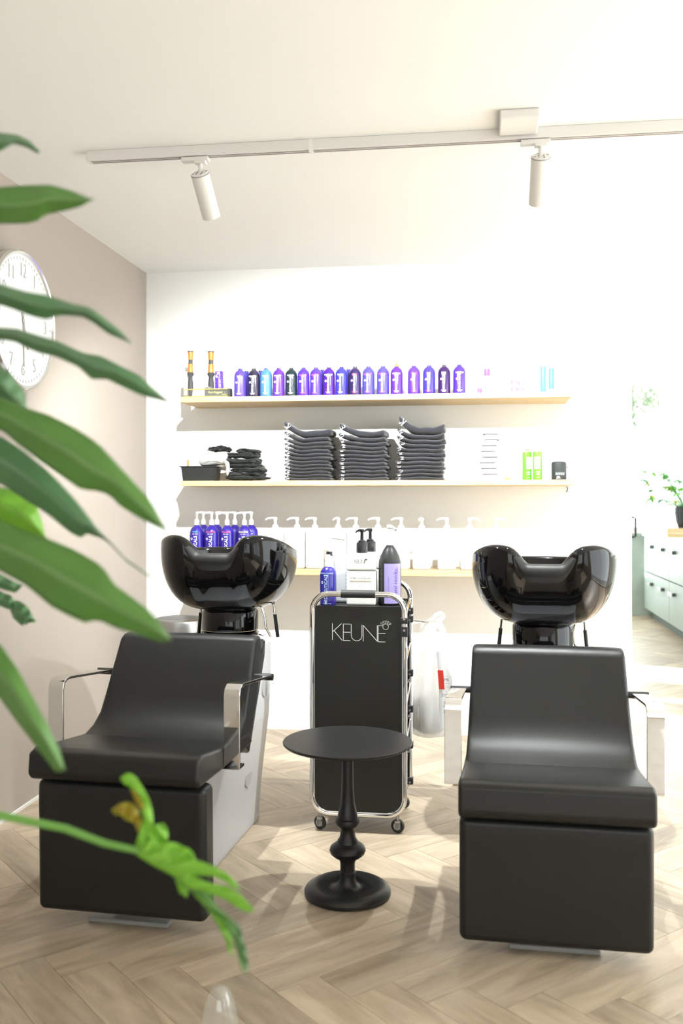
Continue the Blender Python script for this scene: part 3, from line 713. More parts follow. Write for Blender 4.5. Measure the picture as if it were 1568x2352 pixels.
# ================================================================== TROLLEY
tx, ty = (-.6 - .245) / 2, 3.44
tw = .178
tro = thing('salon_trolley', 'black salon trolley with chrome tube frame and white crowned wordmark', 'trolley', (tx, ty, 0), 0)
def rrect(hw, z0, z1, r, y, n=8, close=True):
    pts = []
    for cx, cz, a0 in ((hw - r, z1 - r, 0), (-hw + r, z1 - r, 90), (-hw + r, z0 + r, 180), (hw - r, z0 + r, 270)):
        for k in range(n + 1):
            a = radians(a0 + 90 * k / n); pts.append(Vector((cx + r * cos(a), y, cz + r * sin(a))))
    return pts
DEP = .30
for y in (0, DEP):
    MB().tube(rrect(tw - .011, .066, .862 if y == 0 else .885, .062, y), .011, 14, closed=True).build('tube_frame', CHROME, tro)
MB().prism([(p.x, p.z) for p in rrect(tw - .021, .076, .838, .045, 0)][:0] or [(p.x, p.z) for p in rrect(tw - .020, .078, .818, .004, 0, 2)], -.004, .008, 'y').build('front_panel', BPANEL, tro, smooth=False)
# lower corners of the panel follow the tube
MB().tube([(-.062, 0, .862), (.062, 0, .862)], .0145, 16).build('handle_grip', BRUB, tro)
lg = logo_mb(.020); lgm = lg.mesh('wordmark', PRINTW, smooth=False, fix=False)
o = bpy.data.objects.new('wordmark', lgm); COL.objects.link(o); o.parent = tro; o.location = (.004, -.0052, .7235); o.scale = (.048,) * 3
MB().box(-tw + .02, tw - .02, .008, DEP - .008, .800, .812).build('top_tray', BPANEL, tro, smooth=False)
MB().box(-tw + .02, tw - .02, DEP - .008, DEP, .078, .818).build('back_panel', BPANEL, tro, smooth=False)
for k in range(5):
    z0 = .10 + k * .138
    MB().box(-tw + .03, tw - .024, .014, DEP - .014, z0, z0 + .115).build('drawer', BPLAST, tro, bevel=.004, segs=2)
    for sx in (-1, 1):
        MB().box(sx * (tw - .020) - .004, sx * (tw - .020) + .004, .0, DEP, z0 + .118, z0 + .128).build('side_rail', CHROME, tro, smooth=False)
for zz in (.802, .77, .56, .42, .28, .14):
    for y in ((-.008, .014), (DEP - .012, DEP + .012)):
        if y[0] > 0 or zz > .7:
            MB().box(tw - .024, tw + .0015, y[0] - .004, y[1], zz - .014 - (.045 if y[0] < 0 and zz < .78 else .03), zz - .03 + (.012 if y[0] > 0 else .008)).build('clamp', BRUB, tro, bevel=.002, segs=1)
            MB().lathe([(.001, .0015), (.004, .0015), (.0045, 0)], 12, c=(tw - .011, y[0] - .0045, zz - .035 if zz < .79 else zz - .027), M=Matrix.Rotation(pi / 2, 4, 'X')).build('screw', STEEL, tro)
# diagonal brace tubes seen between the two hoops on the right
for zz in (.80, .63, .47, .33):
    MB().tube([(tw - .012, .004, zz - .03), (tw - .010, DEP - .01, zz + .02)], .005, 8).build('brace', CHROME, tro)
MB().tube([(tw - .01, DEP, .735), (tw + .06, DEP + .0, .728), (tw + .095, DEP + .06, .722), (tw + .100, DEP + .13, .716), (tw + .090, DEP + .16, .712), (tw + .05, DEP + .13, .712), (tw + .01, DEP + .05, .718), (tw - .011, DEP + .004, .722)], .0042, 8).build('hanger_hook', CHROME, tro)
for sx in (-1, 1):
    for y in (.012, DEP - .012):
        x = sx * (tw - .036)
        c = MB().tube([(x, y, .062), (x, y, .044)], .006, 10).box(x - .010, x + .010, y - .012, y + .008, .040, .047)
        c.box(x - .010, x - .0085, y - .012, y + .014, .016, .044).box(x + .0085, x + .010, y - .012, y + .014, .016, .044)
        cs = c.build('caster', STEEL, tro, smooth=False)
        Mx = Matrix.Translation((x, y + .006, .0245)) @ Matrix.Rotation(radians(70 if sx > 0 else 60), 4, 'Z') @ Matrix.Rotation(pi / 2, 4, 'Y')
        MB().lathe([(.012, -.0075), (.0215, -.0075), (.0245, -.005), (.0245, .005), (.0215, .0075), (.012, .0075)], 28, M=Mx).build('tyre', BRUB, cs)
        MB().lathe([(.001, -.0082), (.014, -.0082), (.014, .0082), (.001, .0082)], 20, M=Mx).build('hub', mat('grey_hub', (.35, .36, .36), .4), cs)

# ---- bottles on the trolley
ZT = .8125
def tl(px, y): p = atY(px, 1390, y); return p.x
t = thing('blue_spray_bottle', 'small blue spray bottle with white pump on the trolley, leftmost', 'bottle', (tl(753.5, 3.52), 3.52, ZT))
MB().lathe([(.001, 0), (.028, 0), (.030, .004), (.0305, .010), (.0305, .112), (.028, .126), (.021, .137), (.013, .142), (.012, .145)], 32).build('bottle_body', mat('cobalt_bottle', (.010, .025, .26), .18, coat=.5, var=(16, (.035, .012, .18))), t)
MB().lathe([(.0135, .143), (.0138, .157), (.011, .160), (.0095, .166), (.0085, .184), (.007, .187)], 20).tube([(0, 0, .178), (0, -.013, .178)], .0035, 8).build('spray_head', WPLAST, t)
wrap_text([('MEDICEUTICALS', -.004, .060, .0150, True, .01), ('HYDROTONIC', -.004, .119, .008, False, .01), ('spray', -.004, .112, .008, False, .03), ('O', -.020, .085, .013, False, .05), ('250 ml 8.5 fl oz', .0, .008, .005, False, .01)], .0305, mat('pale_cyan_print', (.50, .66, .85), .5), t)
t = thing('white_squeeze_bottle', 'slim white pump bottle on the trolley, behind the blue spray bottle', 'bottle', (tl(784, 3.62), 3.62, ZT))
MB().box(-.037, .037, -.02, .02, 0, .185).build('bottle_body', mat('cool_white_plastic', (.66, .68, .70), .3), t, bevel=.010, segs=4)
MB().lathe([(.0175, .184), (.018, .203), (.0165, .206), (.0165, .211), (.015, .212)], 24).build('collar', WPLAST, t)
MB().lathe([(.0055, .212), (.007, .238)], 14).tube([(.012, 0, .240), (.0, 0, .243), (-.022, 0, .245), (-.038, -.002, .247), (-.046, -.003, .244)], [.006, .0075, .0055, .0035, .0028], 10).build('pump', WPLAST, t)
for k in range(9):
    MB().box(.018, .033, -.0206, -.0199, .03 + k * .014, .036 + k * .014).build('print_line', mat('pale_teal_print', (.40, .48, .50), .6), t, smooth=False)
t = thing('black_capped_bottle', 'small bottle with black cap peeking out behind the blue spray bottle', 'bottle', (tl(756, 3.60), 3.60, ZT))
MB().lathe([(.001, 0), (.016, 0), (.016, .17), (.010, .180)], 20).build('bottle_body', WPLAST, t)
MB().lathe([(.0118, .178), (.0118, .192), (.011, .194)], 20).build('cap', BPLAST, t)
def block_bottle(px, y, label, front):
    t = thing('block_bottle', label, 'bottle', (tl(px, y), y, ZT))
    MB().box(-.0545, .0545, -.032, .032, 0, .128).build('bottle_body', WPACK, t, bevel=.007, segs=4)
    MB().box(-.0545, .0545, -.032, .032, .1288, .192).build('bottle_shoulder', WPACK, t, bevel=.007, segs=4)
    MB().lathe([(.020, .192), (.021, .196), (.021, .228), (.0185, .231), (.0185, .233)], 8, c=(0, 0, 0)).lathe([(.014, .233), (.014, .238), (.0065, .242), (.006, .268), (.0085, .272), (.0085, .279), (.006, .281)], 16).tube([(.006, 0, .276), (-.010, -.004, .277), (-.018, -.006, .274), (-.023, -.008, .268)], [.006, .005, .0035, .0025], 8).build('pump', BPLAST, t)
    if front:
        o = bpy.data.objects.new('wordmark', logo_mb(.045).mesh('wordmark', PRINTK, smooth=False, fix=False)); COL.objects.link(o); o.parent = t; o.location = (-.002, -.0325, .163); o.scale = (.0105,) * 3
        text('AFTER COLOR BALSAM', PRINTK, t, (-.002, -.0326, .1005), .0074, (pi / 2, 0, 0), .0)
        MB().box(-.041, .039, -.0329, -.0322, .0908, .0924).build('yellow_line', PRINTY, t, smooth=False)
        text('1000 ml', mat('grey_print', (.35, .35, .33), .6), t, (0, -.0326, .072), .006)
    return t
block_bottle(831, 3.55, 'white rectangular balsam bottle with black pump at the middle of the trolley', True)
block_bottle(850, 3.65, 'second white bottle with black pump, hidden behind the balsam bottle', False)
t = thing('lilac_label_bottle', 'tall black bottle with lilac label and white pump on the trolley', 'bottle', (tl(895, 3.56), 3.56, ZT))
BLKB = mat('charcoal_bottle', (.022, .024, .024), .32)
MB().lathe([(.001, 0), (.039, 0), (.042, .004), (.042, .150), (.0405, .165), (.035, .183), (.023, .207), (.0135, .220), (.0135, .226)], 40).build('bottle_body', BLKB, t)
MB().lathe([(.015, .222), (.0152, .247), (.013, .250), (.0065, .252), (.007, .280)], 24).tube([(-.010, 0, .289), (0, 0, .290), (.012, -.003, .287), (.021, -.006, .279)], [.008, .0085, .006, .0035], 10).build('pump', WPLAST, t)
MB().tube([(.0195, -.0055, .281), (.0235, -.007, .277)], .0033, 8).build('nozzle_tip', BPLAST, t)
a0, a1 = -.42, 1.25
MB().grid([[Vector((.0426 * sin(a0 + (a1 - a0) * i / 16), -.0426 * cos(a0 + (a1 - a0) * i / 16), zz)) for i in range(17)] for zz in (.008, .155)]).build('lilac_label', mat('lilac_paper', (.38, .33, .66), .45), t)
wrap_text([('total results', .026, .085, .021, True, .0), ('matrix', .032, .13, .010, True, 0), ('SO LONG DAMAGE', -.001, .08, .006, True, 0)], .0428, mat('violet_ink', (.10, .06, .30), .6), t)
wrap_text([('shampoo for repair', -.033, .09, .012, True, -.01)], .0421, mat('grey_ink', (.18, .18, .18), .6), t)

# ---- plastic bag on the trolley hook
bt = atY(990, 1425, 3.87)
bag = thing('plastic_bag', 'translucent white plastic bag knotted on the hook of the trolley', 'bag', (bt.x, 3.87, 0))
def bag_surface(prof, seed, cx, ruf=.10, n=72):
    P = []
    for k, (z, rx, ry, ox) in enumerate(prof):
        row = []
        for i in range(n + 1):
            a = 2 * pi * i / n
            f = 1 + ruf * (.6 * sin(a * 9 + seed) + .5 * sin(a * 5 + seed * 2 + z * 6)) + ruf * 1.2 * noise.noise(Vector((cos(a) * 1.6, sin(a) * 1.6, z * 7 + seed)))
            row.append(Vector((cx + ox + rx * cos(a) * f, ry * sin(a) * f, z)))
        P.append(row)
    return MB().grid(P)
bag_surface([(.728, .010, .012, .003), (.70, .018, .015, .0), (.66, .030, .024, .002), (.60, .052, .036, .004), (.53, .070, .048, .008), (.46, .082, .055, .012), (.40, .088, .060, .014), (.34, .090, .062, .012), (.29, .088, .060, .010), (.262, .074, .05, .004), (.252, .04, .03, -.01), (.25, .002, .002, -.01)], 1.0, 0, .10).build('film', PFILM, bag, fix=False)
bag_surface([(.42, .002, .002, 0), (.415, .035, .03, 0), (.39, .060, .045, 0), (.34, .070, .05, 0), (.29, .066, .046, 0), (.268, .04, .035, 0), (.262, .002, .002, 0)], 4.0, -.005, .12).build('contents', mat('white_tissue', (.62, .62, .58), .9), bag, fix=False)
# knot lobes
def lobe(c, ax, L, W, seed, th=.01):
    P = []
    ax = Vector(ax).normalized(); sd = ax.cross(Vector((0, 1, 0))).normalized()
    for i in range(10):
        u = i / 9; row = []
        for j in range(11):
            v = -1 + 2 * j / 10
            wd = W * (.25 + .75 * sin(min(1, u * 1.15) * pi * .75))
            row.append(Vector(c) + ax * (L * u * (1 - .12 * v * v)) + sd * wd * v + Vector((0, -th * sin(u * pi) + .006 * sin(v * 7 + seed), 0)))
        P.append(row)
    return MB().grid(P).build('knot_lobe', PFILM, bag, fix=False)
lobe((.002, -.005, .715), (.9, 0, .55), .060, .022, 1); lobe((.0, -.012, .720), (.55, -.1, -.75), .085, .032, 2); lobe((-.002, -.008, .722), (-.45, 0, -.9), .075, .025, 3); lobe((.004, -.015, .70), (1, 0, -.5), .055, .022, 4)
# second handle twisted like a rope, arching to the right
MB().tube([(.010, -.02, .42), (.012, -.03, .50), (.024, -.03, .58), (.040, -.03, .625), (.062, -.028, .640), (.088, -.026, .625), (.112, -.026, .600), (.135, -.026, .585)], [.007, .010, .011, .010, .009, .010, .011, .006], 10).build('twisted_handle', PFILM, bag)
# printed strip on the bag front
RED = mat('red_print', (.80, .05, .03), .5)
sx0 = .040
MB().grid([[Vector((sx0 - .012 + .022 * i / 4 + .006 * (.53 - z) / .08, -.066 - .001 * i, z)) for i in range(5)] for z in (.455, .48, .505, .53)]).build('red_mark', RED, bag)
MB().grid([[Vector((sx0 - .016 + .052 * i / 6 + .010 * sin((.60 - z) * 8), -.060 - .003 * sin(i * 1.2), z)) for i in range(7)] for z in (.30, .36, .42, .48, .54, .60)]).build('white_strip', mat('white_film', (.75, .76, .78), .4, alpha=.8), bag, fix=False)
for s_, zz, xx, sz in (('PR', .492, .024, .018), ('JOO', .432, .018, .016), ('at', .405, .018, .014), ('kist', .388, .020, .014), ('ktr', .366, .020, .014)):
    text(s_, PRINTK, bag, (sx0 + xx, -.071, zz), sz, (pi / 2, 0, 0), 0.0)
MB().tube([(sx0 + .010, -.0705, .480), (sx0 + .010, -.0705, .505), (sx0 + .042, -.0705, .505), (sx0 + .042, -.0705, .480)], .0006, 4, closed=True).build('print_box', PRINTK, bag)

# ================================================================== SIDE TABLE
c = atD(798, 2050, 2.92)
t = thing('side_table', 'small round black metal side table with turned baluster stem', 'table', (c.x, c.y, 0))
zt = .468
MB().lathe([(.001, zt - .010), (.192, zt - .010), (.1965, zt - .006), (.1975, zt - .002), (.196, zt), (.001, zt)], 72, cap=False).build('table_top', BMATTE, t)
MB().lathe([(.001, .0), (.124, .0), (.131, .006), (.132, .014), (.127, .022), (.112, .031), (.090, .030), (.060, .024), (.040, .026), (.029, .034), (.024, .048), (.0235, .062), (.026, .064), (.026, .070), (.0225, .073), (.0225, .096), (.026, .108), (.040, .116), (.052, .126), (.0555, .136), (.052, .146), (.042, .154), (.032, .160), (.030, .167), (.025, .174), (.0225, .186), (.022, .198), (.025, .205), (.035, .212), (.0385, .222), (.036, .231), (.0305, .234), (.030, .245), (.0265, .258), (.0210, .280), (.0185, .32), (.0172, .40), (.0165, zt - .022), (.032, zt - .018), (.034, zt - .010)], 56).build('pedestal', BMATTE, t)

# ================================================================== WASH UNITS
def wash_unit(label, loc, rot, zf0, zf1, zseat, arm_top, back_top, basin_z, basin_y, basin_x=0.0):
    t = thing('wash_unit', label, 'salon chair', loc, rot, 'salon wash units with black basins')
    hw = .249
    ds = zseat - .475
    # footrest pad
    MB().prism([(0, zf0), (.0, zf0 + .02), (-.006, zf1 - .05), (-.004, zf1), (.075, zf1), (.085, zf0)], -hw, hw).build('footrest', LEATHER, t, bevel=.020, segs=5)
    # seat, front edge rolled
    MB().prism([(-.045, zf1 + .012), (-.058, zf1 + .03), (-.052, zseat + .012), (-.020, zseat + .022), (.10, zseat + .006), (.26, zseat - .012), (.42, zseat - .018), (.46, zseat - .06), (.30, zf1 + .006)], -hw, hw).build('seat', LEATHER, t, bevel=.024, segs=6)
    # backrest, curving into the seat
    zb = back_top
    prof = [(.20, zseat - .022), (.275, zseat - .011), (.335, zseat + .004), (.385, zseat + .035), (.42, zseat + .085), (.470, zseat + .165), (.525, zb - .012), (.548, zb), (.590, zb + .002), (.605, zb - .02), (.60, zb - .06), (.53, zseat + .05), (.43, zseat - .07), (.34, zseat - .06)]
    bo = MB()
    n = len(prof); NX = 12; vs = []
    for i in range(NX + 1):
        x = -1 + 2 * i / NX
        for (y, z) in prof:
            f = (z - zseat) / max(.01, zb - zseat)
            vs.append((x * (hw - .004 - .010 * max(0, f)), y + .012 * (x * x - 1) * -1 * (1 if f > .1 else 0) * .8, z))
    fs = [tuple(range(n)), tuple(NX * n + k for k in reversed(range(n)))]
    for i in range(NX):
        for k in range(n): fs.append((i * n + k, (i + 1) * n + k, (i + 1) * n + (k + 1) % n, i * n + (k + 1) % n))
    bo.add(vs, fs).build('backrest', LEATHER, t, bevel=.014, segs=4)
    MB().prism([(y + .02, z) for y, z in [(.345, zseat - .04), (.60, zb - .02), (.63, zb - .02), (.62, zb - .08), (.44, zseat - .10)]], -hw + .012, hw - .012).build('back_shell', mat('dark_back_shell', (.02, .02, .022), .25), t, bevel=.01)
    # silver base shell: narrow at the floor, wider at the top
    def ring(z, w, y0, y1, n=6):
        r = min(w * .6, .07); pts = []
        for cx, cy, a0 in ((w - r, y1 - r, 0), (-w + r, y1 - r, 90), (-w + r, y0 + r, 180), (w - r, y0 + r, 270)):
            for k in range(n + 1):
                a = radians(a0 + 90 * k / n); pts.append(Vector((cx + r * cos(a), cy + r * sin(a), z)))
        return pts
    secs = [(.0, .108, .16, 1.05), (.012, .114, .155, 1.055), (.03, .112, .16, 1.05), (.18, .125, .14, 1.055), (zf1 - .01, .150, .115, 1.06)]
    rows = [ring(*s) for s in secs]; m = len(rows[0]); vs = [p for r in rows for p in r]
    # rear upper housing rises to the collar
    rear = [ring(zf1 - .01, .150, .40, 1.06), ring(.56 + ds, .156, .52, 1.065), ring(.655 + ds, .156, .60, 1.06), ring(.675 + ds, .14, .64, 1.03)]
    fs = []
    def skin(nr, base=0):
        for k in range(nr - 1):
            for i in range(m):
                j = (i + 1) % m; fs.append((base + k * m + i, base + k * m + j, base + (k + 1) * m + j, base + (k + 1) * m + i))
        fs.append(tuple(base + i for i in reversed(range(m)))); fs.append(tuple(base + (nr - 1) * m + i for i in range(m)))
    skin(len(rows)); b0 = len(vs); vs += [p for r in rear for p in r]; skin(len(rear), b0)
    MB().add(vs, fs).build('base_shell', SHELL, t)
    MB().prism([(-.12, 0.0), (.12, 0.0), (.12, .014), (-.12, .014)], .05, .30, 'y').build('base_plate', mat('silver_plate', (.28, .28, .27), .4), t, bevel=.004)
    for y, z in ((.80, .22), (.93, .50 + ds)):
        for sx in (1, -1):
            xx = .130 if z < .4 else .1565
            MB().lathe([(.001, .0), (.040, 0), (.042, -.003)], 28, c=(sx * xx, y, z), M=Matrix.Rotation(pi / 2 * sx, 4, 'Y')).build('round_cap', GREYCAP, t)
    # armrests: flat chrome bar, top arm, rounded corner, upright, foot turned in to the seat
    za = arm_top
    for sx in (1, -1):
        path = [(.50, za - .030), (.205, za), (.180, za - .001), (.163, za - .010), (.157, za - .028), (.157, za - .225), (.157, za - .233)]
        x0, x1 = (.250, .298) if sx > 0 else (-.298, -.250)
        mb = MB(); th = .004; vs = []; npt = len(path)
        for k, (y, z) in enumerate(path):
            a = Vector(path[max(0, k - 1)]); b_ = Vector(path[min(npt - 1, k + 1)]); d = (b_ - a).normalized(); nn = Vector((-d.y, d.x)) * th
            for x, s_ in ((x0, 1), (x1, 1), (x1, -1), (x0, -1)): vs.append((x, y + nn.x * s_, z + nn.y * s_))
        fs = [(0, 1, 2, 3), ((npt - 1) * 4 + 3, (npt - 1) * 4 + 2, (npt - 1) * 4 + 1, (npt - 1) * 4)]
        for k in range(npt - 1):
            for i in range(4): fs.append((k * 4 + i, k * 4 + (i + 1) % 4, k * 4 + 4 + (i + 1) % 4, k * 4 + 4 + i))
        mb.add(vs, fs)
        xi = .20 * sx
        mb.box(min(xi, x0 if sx > 0 else x1), max(xi, x1 if sx > 0 else x0), .153, .200, za - .237, za - .229)
        mb.build('armrest', CHROME, t, bevel=.0015, segs=2)
        MB().tube([(sx * .235, .50, za - .033), (sx * .302, .50, za - .033)], .011, 14).build('arm_knob', BPLAST, t)
        MB().tube([(sx * .21, .175, za - .235), (sx * .275, .175, za - .235)], .009, 12).build('arm_bolt', CHROME, t)
    # collar under the basin
    cz = basin_z; cy = basin_y; cx = basin_x
    col = MB().lathe([(.112, cz - .335), (.112, cz - .326), (.104, cz - .322), (.112, cz - .317), (.104, cz - .312), (.100, cz - .306)], 48, c=(cx, cy, 0))
    col.lathe([(.105, cz - .306), (.108, cz - .303), (.108, cz - .235), (.092, cz - .213)], 48, c=(cx, cy, 0))
    col.lathe([(.13, .66 + ds), (.112, cz - .335)], 48, c=(cx, cy, 0))
    col.build('basin_collar', BGLOSS, t)
    MB().lathe([(.1085, cz - .306), (.1095, cz - .3045), (.1085, cz - .303)], 48, c=(cx, cy, 0), cap=False).build('collar_ring', mat('brass_ring', (.35, .32, .25), .3, metal=1.0), t)
    # basin
    NT = 120
    def rimR(a):   # a=0 at front (-y)
        ca = cos(a); sa = sin(a)
        front = .245 if ca > 0 else .27
        wid = .256
        p = 2.35
        r = (abs(sa / wid) ** p + abs(ca / front) ** p) ** (-1 / p)
        return r
    def gauss(a, m_, s_): return math.exp(-((a - m_) / s_) ** 2)
    def notch(a):
        x = abs(a) / .40
        return 1 / (1 + x ** 10)
    def rimZ(a):
        aa = abs(a)
        q = min(1, max(0, (aa - .70) / 1.25)); return .056 * (.5 + .5 * cos(q * pi)) - .070 * notch(a)
    prof = []
    vs = []; fs = []; rows = 0
    ZB = -.225
    def P3(r, a, z): return Vector((cx + r * sin(a), cy - r * cos(a), cz + z))
    angs = [-pi + 2 * pi * i / NT for i in range(NT)]
    S = 14
    table = []
    for k in range(S + 1):
        s = k / S
        def f(a, s=s):
            R = rimR(a) - .035 * notch(a); zr = rimZ(a) - .012
            r = .075 + (R - .075) * sin(s * pi / 2) ** .85
            z = ZB + (zr - ZB) * (1 - cos(s * pi / 2)) ** 1.05
            # lobes bulge outwards in front
            r += .016 * gauss(abs(a), .80, .35) * sin(s * pi) ** 1
            return r, z
        table.append(f)
    for k in range(1, 8):   # rolled lip
        b_ = k / 7 * pi
        def f(a, b_=b_):
            R = rimR(a) - .035 * notch(a); zr = rimZ(a) - .012; q = .014 + .010 * notch(a) + .010 * gauss(abs(a), .75, .3)
            return R - q + q * cos(b_), zr + q * .85 * sin(b_)
        table.append(f)
    for k in range(1, 9):   # inside of the bowl
        s = k / 8
        def f(a, s=s):
            q = .014 + .010 * notch(a) + .010 * gauss(abs(a), .75, .3)
            R = rimR(a) - .035 * notch(a) - 2 * q; zr = rimZ(a) - .012
            return max(.01, R * cos(s * pi / 2) ** .7 if s < 1 else .01), zr + (ZB + .035 - zr) * sin(s * pi / 2) ** .9
        table.append(f)
    for f in table:
        for a in angs: r, z = f(a); vs.append(P3(r, a, z))
    for k in range(len(table) - 1):
        for i in range(NT):
            j = (i + 1) % NT; fs.append((k * NT + i, k * NT + j, (k + 1) * NT + j, (k + 1) * NT + i))
    fs.append(tuple(reversed(range(NT)))); fs.append(tuple((len(table) - 1) * NT + i for i in range(NT)))
    me = MB().add(vs, fs)
    bas = me.build('basin', BGLOSS, t)
    for p_ in bas.data.polygons: p_.use_smooth = True
    # soft neck rest lying in the notch
    P = []
    for i in range(25):
        a = -.44 + .88 * i / 24; R = rimR(a) - .035 * notch(a); row = []
        e = max(.0, 1 - (abs(a) / .46) ** 6)
        for j in range(13):
            bb = radians(-75 + 230 * j / 12); q = (.030) * (.35 + .65 * e)
            rr = R - .020 + q * cos(bb) + .004; zz = rimZ(a) - .018 + q * 1.0 * sin(bb)
            if j == 0: zz -= .022 * e
            row.append(P3(rr, a, zz))
        P.append(row)
    MB().grid(P).build('neck_rest', mat('grey_gel', (.016, .016, .015), .5, spec=.35), bas, fix=True)
    # mixer tap on the rear left rim
    fa = P3(.235, pi - .55, .0)
    MB().tube([fa + Vector((0, 0, -.03)), fa + Vector((0, 0, .012))], .015, 16).tube([fa + Vector((0, 0, .006)), fa + Vector((-.012, -.04, .016)), fa + Vector((-.012, -.07, .004))], .0085, 10).tube([fa + Vector((0, 0, .014)), fa + Vector((.022, -.012, .022))], .006, 8).build('mixer_tap', CHROME, bas)
    MB().lathe([(.001, ZB + .046), (.024, ZB + .046), (.026, ZB + .042)], 24, c=(cx, cy, cz)).build('drain', CHROME, bas)
    # gas strut, hoses
    for sx in (-1, 1):
        o1 = Vector((sx * .145, cy + .02, cz - .20)); o2 = Vector((sx * .160, cy + .03, .66 + ds))
        MB().tube([o1.lerp(o2, .35), o2], .007, 10).build('strut', BPLAST, t)
        MB().tube([o1, o1.lerp(o2, .4)], .0045, 8).tube([o1 + Vector((0, -.008, .0)), o1 + Vector((0, .008, 0))], .009, 10).build('strut_rod', CHROME, t)
    MB().tube([(.118 + cx, cy + .03, cz - .225), (.108, cy + .03, cz - .26), (.112, cy + .03, cz - .30), (.135, cy + .02, .66 + ds)], .0042, 8).build('hose', CHROME, t)
    return t
wash_unit('left black salon wash unit with silver base, turned slightly, beside the taupe wall', (-.978, 2.545, 0), radians(-3.2), .045, .415, .490, .664, .752, 1.010, 1.06, -.022)
wash_unit('right black salon wash unit, standing next to the doorway', (.204, 2.547, 0), radians(-2.0), .032, .362, .450, .636, .735, .985, .985, .0)

# ================================================================== CLOCK on the left wall
ck = thing('wall_clock', 'large round silver wall clock with white dial behind the leaves', 'clock', (XL, 3.35, 1.868))
Ry = Matrix.Rotation(pi / 2, 4, 'Y')
RC = .254
MB().lathe([(RC * .98, 0), (RC * 1.0, .004), (RC * 1.0, .075), (RC * .97, .082)], 72, M=Ry).build('clock_case', mat('dark_clock_case', (.10, .095, .095), .3, metal=.8), ck)
MB().lathe([(RC * 1.0, .055), (RC * 1.012, .062), (RC * 1.012, .092), (RC * .985, .100), (RC * .955, .097), (RC * .950, .088)], 72, M=Ry, cap=False).build('bezel', mat('silver_bezel', (.75, .73, .70), .18, metal=1.0), ck)
MB().lathe([(.001, .088), (RC * .955, .088)], 64, M=Ry, cap=False).build('dial', mat('dial_white', (.82, .84, .84), .25, coat=.4), ck)
# dial frame: local x -> world +Y?  viewed from inside the room (+X) the reader's right is +Y direction
for k in range(12):
    a = radians(30 * (k + 1)); rr = RC * .72
    y = sin(a) * rr; z = cos(a) * rr
    text(str(k + 1), mat('dial_grey', (.50, .50, .50), .5), ck, (.0895, y, z), .075, (pi / 2, 0, pi / 2), -.012, .8, 'numeral')
mb = MB()
for k in range(60):
    a = radians(6 * k); r0, r1 = RC * .87, RC * .91; wd = .0012 if k % 5 else .0022
    M = Matrix.Rotation(-a, 4, 'X')
    mb.box(.0885, .0892, -wd, wd, r0, r1, M)
tag(mb.build('minute_marks', MATS['dial_grey'], ck, smooth=False), kind='stuff')
for a, L, wd in ((160, .11, .004), (178, .17, .003)):
    M = Matrix.Rotation(-radians(a), 4, 'X'); MB().box(.0900, .0912, -wd, wd, -.03, L, M).build('hand', mat('hand_grey', (.45, .45, .40), .4), ck, smooth=False)
MB().lathe([(.001, .0925), (.008, .0925), (.008, .089)], 20, M=Ry).build('hand_cap', MATS['hand_grey'], ck)

# ================================================================== SIDE ROOM
cab = thing('base_cabinet', 'sage green run of drawer cabinets in the next room', 'cabinet', (0, 0, 0))
MB().box(1.745, 2.45, 7.0, 10.26, .09, .84).build('carcass', mat('sage_carcass', (.30, .36, .33), .5), cab, smooth=False)
MB().box(1.79, 2.40, 7.0, 10.22, 0, .09).build('plinth', SAGED, cab, smooth=False)
for k, (y0, y1) in enumerate([(8.965, 10.25), (7.67, 8.955)]):
    for (z0, z1) in ((.095, .470), (.480, .838)):
        f = MB().box(1.722, 1.745, y0, y1, z0, z1).build('drawer_front', SAGE, cab, bevel=.002, segs=1)
        for hy in ((y0 + .30, y0 + .86) if k == 0 else (y0 + .45, y0 + 1.08)):
            MB().box(1.690, 1.722, hy - .045, hy - .035, z1 - .105, z1 - .08).box(1.686, 1.694, hy - .08, hy + .08, z1 - .108, z1 - .078).build('handle', mat('steel_handle', (.50, .52, .50), .3, metal=.6), f, smooth=False)
            MB().box(1.690, 1.722, hy - .0855, hy - .080, z1 - .108, z1 - .078).build('handle_end', mat('handle_end_dark', (.10, .11, .11), .4), f, smooth=False)  # dark grey end piece of the handle
ct = thing('countertop', 'pale grey-green worktop lying on the sage cabinets', 'worktop', (0, 0, 0))
MB().box(1.70, 2.47, 7.0, 10.28, .840, .868).build('slab', COUNTER, ct, bevel=.003, segs=1)
wpb = atD(1531, 1226, 8.9)
cr = thing('wooden_crate', 'low light-wood box on the worktop carrying the ribbed pot', 'box', (1.89, 9.43, .868))
pA = atD(1530, 1220, 9.25)
MB().box(-.16, .42, -.35, .05, 0, .015).build('crate_bottom', SHELFW, cr, smooth=False)
for k in range(3):
    MB().box(-.16, .42, -.35, -.335, .016 + k * .020, .035 + k * .020).build('slat', SHELFW, cr, smooth=False)
    MB().box(-.16, -.145, -.334, .05, .016 + k * .020, .035 + k * .020).build('slat', SHELFW, cr, smooth=False)
MB().box(-.144, .42, -.334, .05, .065, .079).build('crate_top', SHELFW, cr, smooth=False)
pot = thing('potted_plant', 'bushy green plant in a black ribbed pot on the wooden box', 'potted plant', (1.925, 9.27, .9475))
pr = [(.055, 0), (.062, .01), (.080, .07), (.088, .14), (.084, .19), (.078, .20), (.074, .19)]
n = 64; vs = []; fs = []
for r, z in pr:
    for i in range(n):
        a = 2 * pi * i / n; q = r * (1 + (.05 if i % 4 < 2 else -.02)); vs.append((q * cos(a), q * sin(a), z))
for k in range(len(pr) - 1):
    for i in range(n): fs.append((k * n + i, k * n + (i + 1) % n, (k + 1) * n + (i + 1) % n, (k + 1) * n + i))
fs.append(tuple(reversed(range(n))))
MB().add(vs, fs).build('pot', mat('ribbed_black', (.03, .035, .04), .4), pot)
